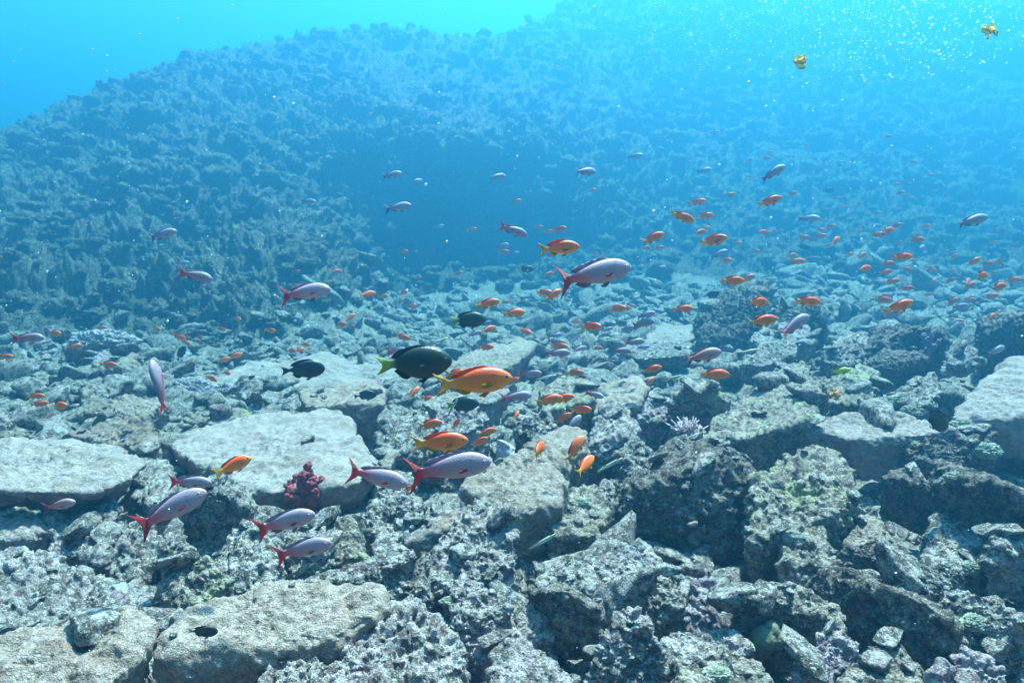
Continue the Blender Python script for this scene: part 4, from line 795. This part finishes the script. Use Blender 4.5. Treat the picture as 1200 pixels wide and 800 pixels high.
def put_fish(sp, x, y, ln, tilt, label, yaw, group, roll=None):
    shp, nm, L, words = SPEC[sp]
    if sp == 'O' and ln > 60: L = .125
    L *= random.uniform(.92, 1.08) * (1.3 if ln < 24 else 1)
    cy = max(math.cos(R(yaw)), .45)
    dist = L * cy * F / ln
    d = P(x, y, 1.0) - CAM; d /= np.linalg.norm(d)
    ok, loc, _, _, ob, _ = S.ray_cast(dg, Vector(CAM), Vector(d))
    if ok:
        lim = loc.y - .03 * loc.y - .05
        if dist > lim * .93: dist = lim * .93
    L = ln * dist / F / cy
    o = link(nm, PROTO[sp, random.randrange(3) if ln < 60 else random.choice([0, 1])], P(x, y, dist))
    o.scale = (L, L, L)
    o.rotation_euler = (Matrix.Rotation(R(-tilt), 3, 'Y') @ Matrix.Rotation(R(yaw), 3, 'Z') @ Matrix.Rotation(R(random.uniform(-6, 6) if roll is None else roll), 3, 'X')).to_euler()
    tag(o, label, {'O': 'orange fish', 'P': 'pink fish', 'K': 'pink fish', 'B': 'pink fish', 'D': 'damselfish', 'S': 'black fish', 'T': 'black fish', 'W': 'striped fish', 'Y': 'yellow fish'}[sp], group)
GROUP = {'O': 'orange fish of the shoal', 'P': 'pink fish of the shoal', 'K': 'pink fish of the shoal', 'B': 'pink fish of the shoal', 'D': 'dark fish', 'S': 'dark fish', 'T': 'dark fish', 'W': 'striped slim fish', 'Y': 'yellow fish'}
for sp, x, y, ln, tilt, label, short, yaw in MAIN:
    USED.add(label); put_fish(sp, x, y, ln, tilt, label, yaw, GROUP[sp], 90 if tilt > 100 else None)
def words_for(sp, x, y, ln, tilt):
    size = 'tiny' if ln < 11 else 'small' if ln < 19 else 'mid-sized'
    pose = 'steeply rising' if tilt > 38 else 'nose-up' if tilt > 12 else 'nose-down' if tilt < -10 else 'level'
    near_ = sorted(ANCH, key=lambda a: math.hypot(a[1] - x, a[2] - y))[:6]
    def rel(a):
        dx, dy = x - a[1], y - a[2]
        if abs(dy) > .7 * abs(dx): return 'above' if dy < 0 else 'below'
        return 'ahead of' if dx > 0 else 'trailing'
    base = f'{size} {pose} {SPEC[sp][3]}'
    c = [f'{base} {rel(a)} the {a[0]}' for a in near_[:2]]
    c += [f'{base} {rel(near_[0])} {near_[0][0]} and {rel(near_[k])} {near_[k][0]}' for k in range(1, 6)]
    c += [f'{pose} {SPEC[sp][3]} {rel(near_[1])} {near_[1][0]}, {rel(near_[k])} {near_[k][0]}' for k in range(2, 6)]
    return unique(*c) or f'{base} in the loose shoal over the far slope'
for sp, txt in REST.items():
    for it in txt.split():
        v = [float(q) for q in it.split(',')] + [None]
        x, y, ln = v[:3]; tilt = v[3] if v[3] is not None else random.uniform(-3, 6)
        put_fish(sp, x, y, ln, tilt, words_for(sp, x, y, ln, tilt), random.uniform(-38, 38), GROUP[sp])

# ------------------------------------------------------------------ drifting leaf scraps, bubbles, specks
M['scrap'] = fin_mat('yellow brown leaf scrap', (.80, .55, .12), (.98, .90, .62), .7)
def scrap(x, y, size, label, seed, dist=1.3):
    g = np.random.default_rng(seed); n = 26
    u, v = np.meshgrid(np.linspace(-1, 1, n), np.linspace(-1, 1, n), indexing='ij'); u = u.ravel(); v = v.ravel()
    q = np.stack([u * 1.3, v * 1.3, np.zeros_like(u) + seed], 1)
    keep = (u * u + v * v) < .62 + .9 * fbm(q * 1.3, 3, .6, seed)
    zz = .55 * fbm(q * 1.1 + 5, 3, .6, seed + 1)
    A = np.stack([u + .2 * zz, zz + .05, v], 1) * size; B = A - np.array([0, .06 * size, 0])
    Fa = grid_faces(n, n); Fa = Fa[keep[Fa].all(1)]
    from collections import Counter
    ed = Counter(); 
    for f in Fa:
        for k in range(4): ed[(f[k], f[(k + 1) % 4])] += 1
    rim = [(a, b) for (a, b) in ed if (b, a) not in ed]; N_ = n * n
    Fs = np.concatenate([Fa, Fa[:, ::-1] + N_, np.array([[b, a, a + N_, b + N_] for a, b in rim])])
    V, Fs = sub(np.concatenate([A, B]), Fs)
    tag(link('leaf_scrap', mesh('leaf_scrap', V, Fs, M['scrap']), P(x, y, dist)), label, 'leaf scrap', 'drifting leaf scraps')
scrap(938, 73, .017, 'yellow leaf scrap drifting lower, under the bubble cloud', 3)
scrap(1160, 38, .019, 'brownish yellow leaf scrap drifting higher, inside the bubble cloud', 9)
m, nt2, bb = newmat('bubble white', .15, .8); bb.inputs['Base Color'].default_value = (.92, .95, .97, 1); M['bubble'] = m
m, nt2, bb = newmat('pale drifting specks', .7, .2); bb.inputs['Base Color'].default_value = (.8, .8, .76, 1); M['speck'] = m
U, Fu = ico(2)
def beads(items):
    Vs, Fs, off = [], [], 0
    for c, r, st, ax in items:
        W = U * r; W = W + np.outer(W @ ax, ax) * (st - 1)
        Vs.append(W + c); Fs.append(Fu + off); off += len(U)
    return np.concatenate(Vs), np.concatenate(Fs)
it = []
while len(it) < 2300:
    x = rng.normal(1010, 130); y = -40 + 150 * abs(rng.normal(0, .52))
    if x < 760 or x > 1240: continue
    lim = 75 + 25 * math.sin((x - 780) / 130)
    if y > lim and rng.random() < .93: continue
    dd = rng.uniform(2.2, 5.5); r = rng.choice([.45, .75, 1.2], p=[.6, .3, .1]) * rng.uniform(.8, 1.2) * .0030 * (dd / 3) ** .6
    k = np.clip((x - 850) / 300, 0, 1); axv = np.array([.75 * k + .1, 0, .65]); axv /= np.linalg.norm(axv)
    it.append((P(x, y, dd), r, 1.15 + .9 * k, axv))
tag(link('bubbles', mesh('bubbles', *beads(it), M['bubble'])), 'cloud of tiny bright bubbles high in the water', 'bubbles', kind='stuff')
it = []
for k in range(520):
    x = rng.uniform(-30, 1230); y = rng.uniform(-20, 420) if rng.random() < .8 else rng.uniform(400, 800); dd = rng.uniform(.9, 3.2) if y < 420 else rng.uniform(.7, 1.4)
    r = dd / F * rng.choice([.45, .7, 1.1], p=[.7, .25, .05]) * rng.uniform(.7, 1.2)
    it.append((P(x, y, dd), r, rng.uniform(1, 1.6), np.array([.7, 0, .71])))
tag(link('drifting_specks', mesh('drifting_specks', *beads(it), M['speck'])), 'pale specks drifting all through the water', 'specks', kind='stuff')

# ------------------------------------------------------------------ the water's haze
WTOP = float(TV[:, 2].max()) + .3
HX, HY0, HY1, HB = 45, -45, 46, float(TV[:, 2].min()) - 1
hz = np.array([[x, y, z] for x in (-HX, HX) for y in (HY0, HY1) for z in (HB, WTOP)])
hf = np.array([[0, 1, 3, 2], [4, 6, 7, 5], [0, 4, 5, 1], [2, 3, 7, 6], [0, 2, 6, 4], [1, 5, 7, 3]])
hm_ = bpy.data.materials.new('sea water haze'); hm_.use_nodes = True; nt = hm_.node_tree
nt.nodes.remove(nt.nodes['Principled BSDF']); pv = nt.nodes.new('ShaderNodeVolumePrincipled')
pv.inputs['Density'].default_value = .180
pv.inputs['Color'].default_value = (.034, .205, .42, 1); pv.inputs['Absorption Color'].default_value = (.12, .54, .93, 1)
pv.inputs['Anisotropy'].default_value = .68
nt.links.new(pv.outputs[0], nt.nodes['Material Output'].inputs['Volume'])
haze = tag(link('haze', mesh('haze', hz, hf, hm_, False)), kind='stuff')
haze['label'] = 'blue sea water haze filling the whole scene'; haze['category'] = 'haze'
print('WTOP', WTOP, 'rocks', len(ROCKS), 'stones', len(placed), 'fish', sum(len(t.split()) for t in REST.values()) + len(MAIN))
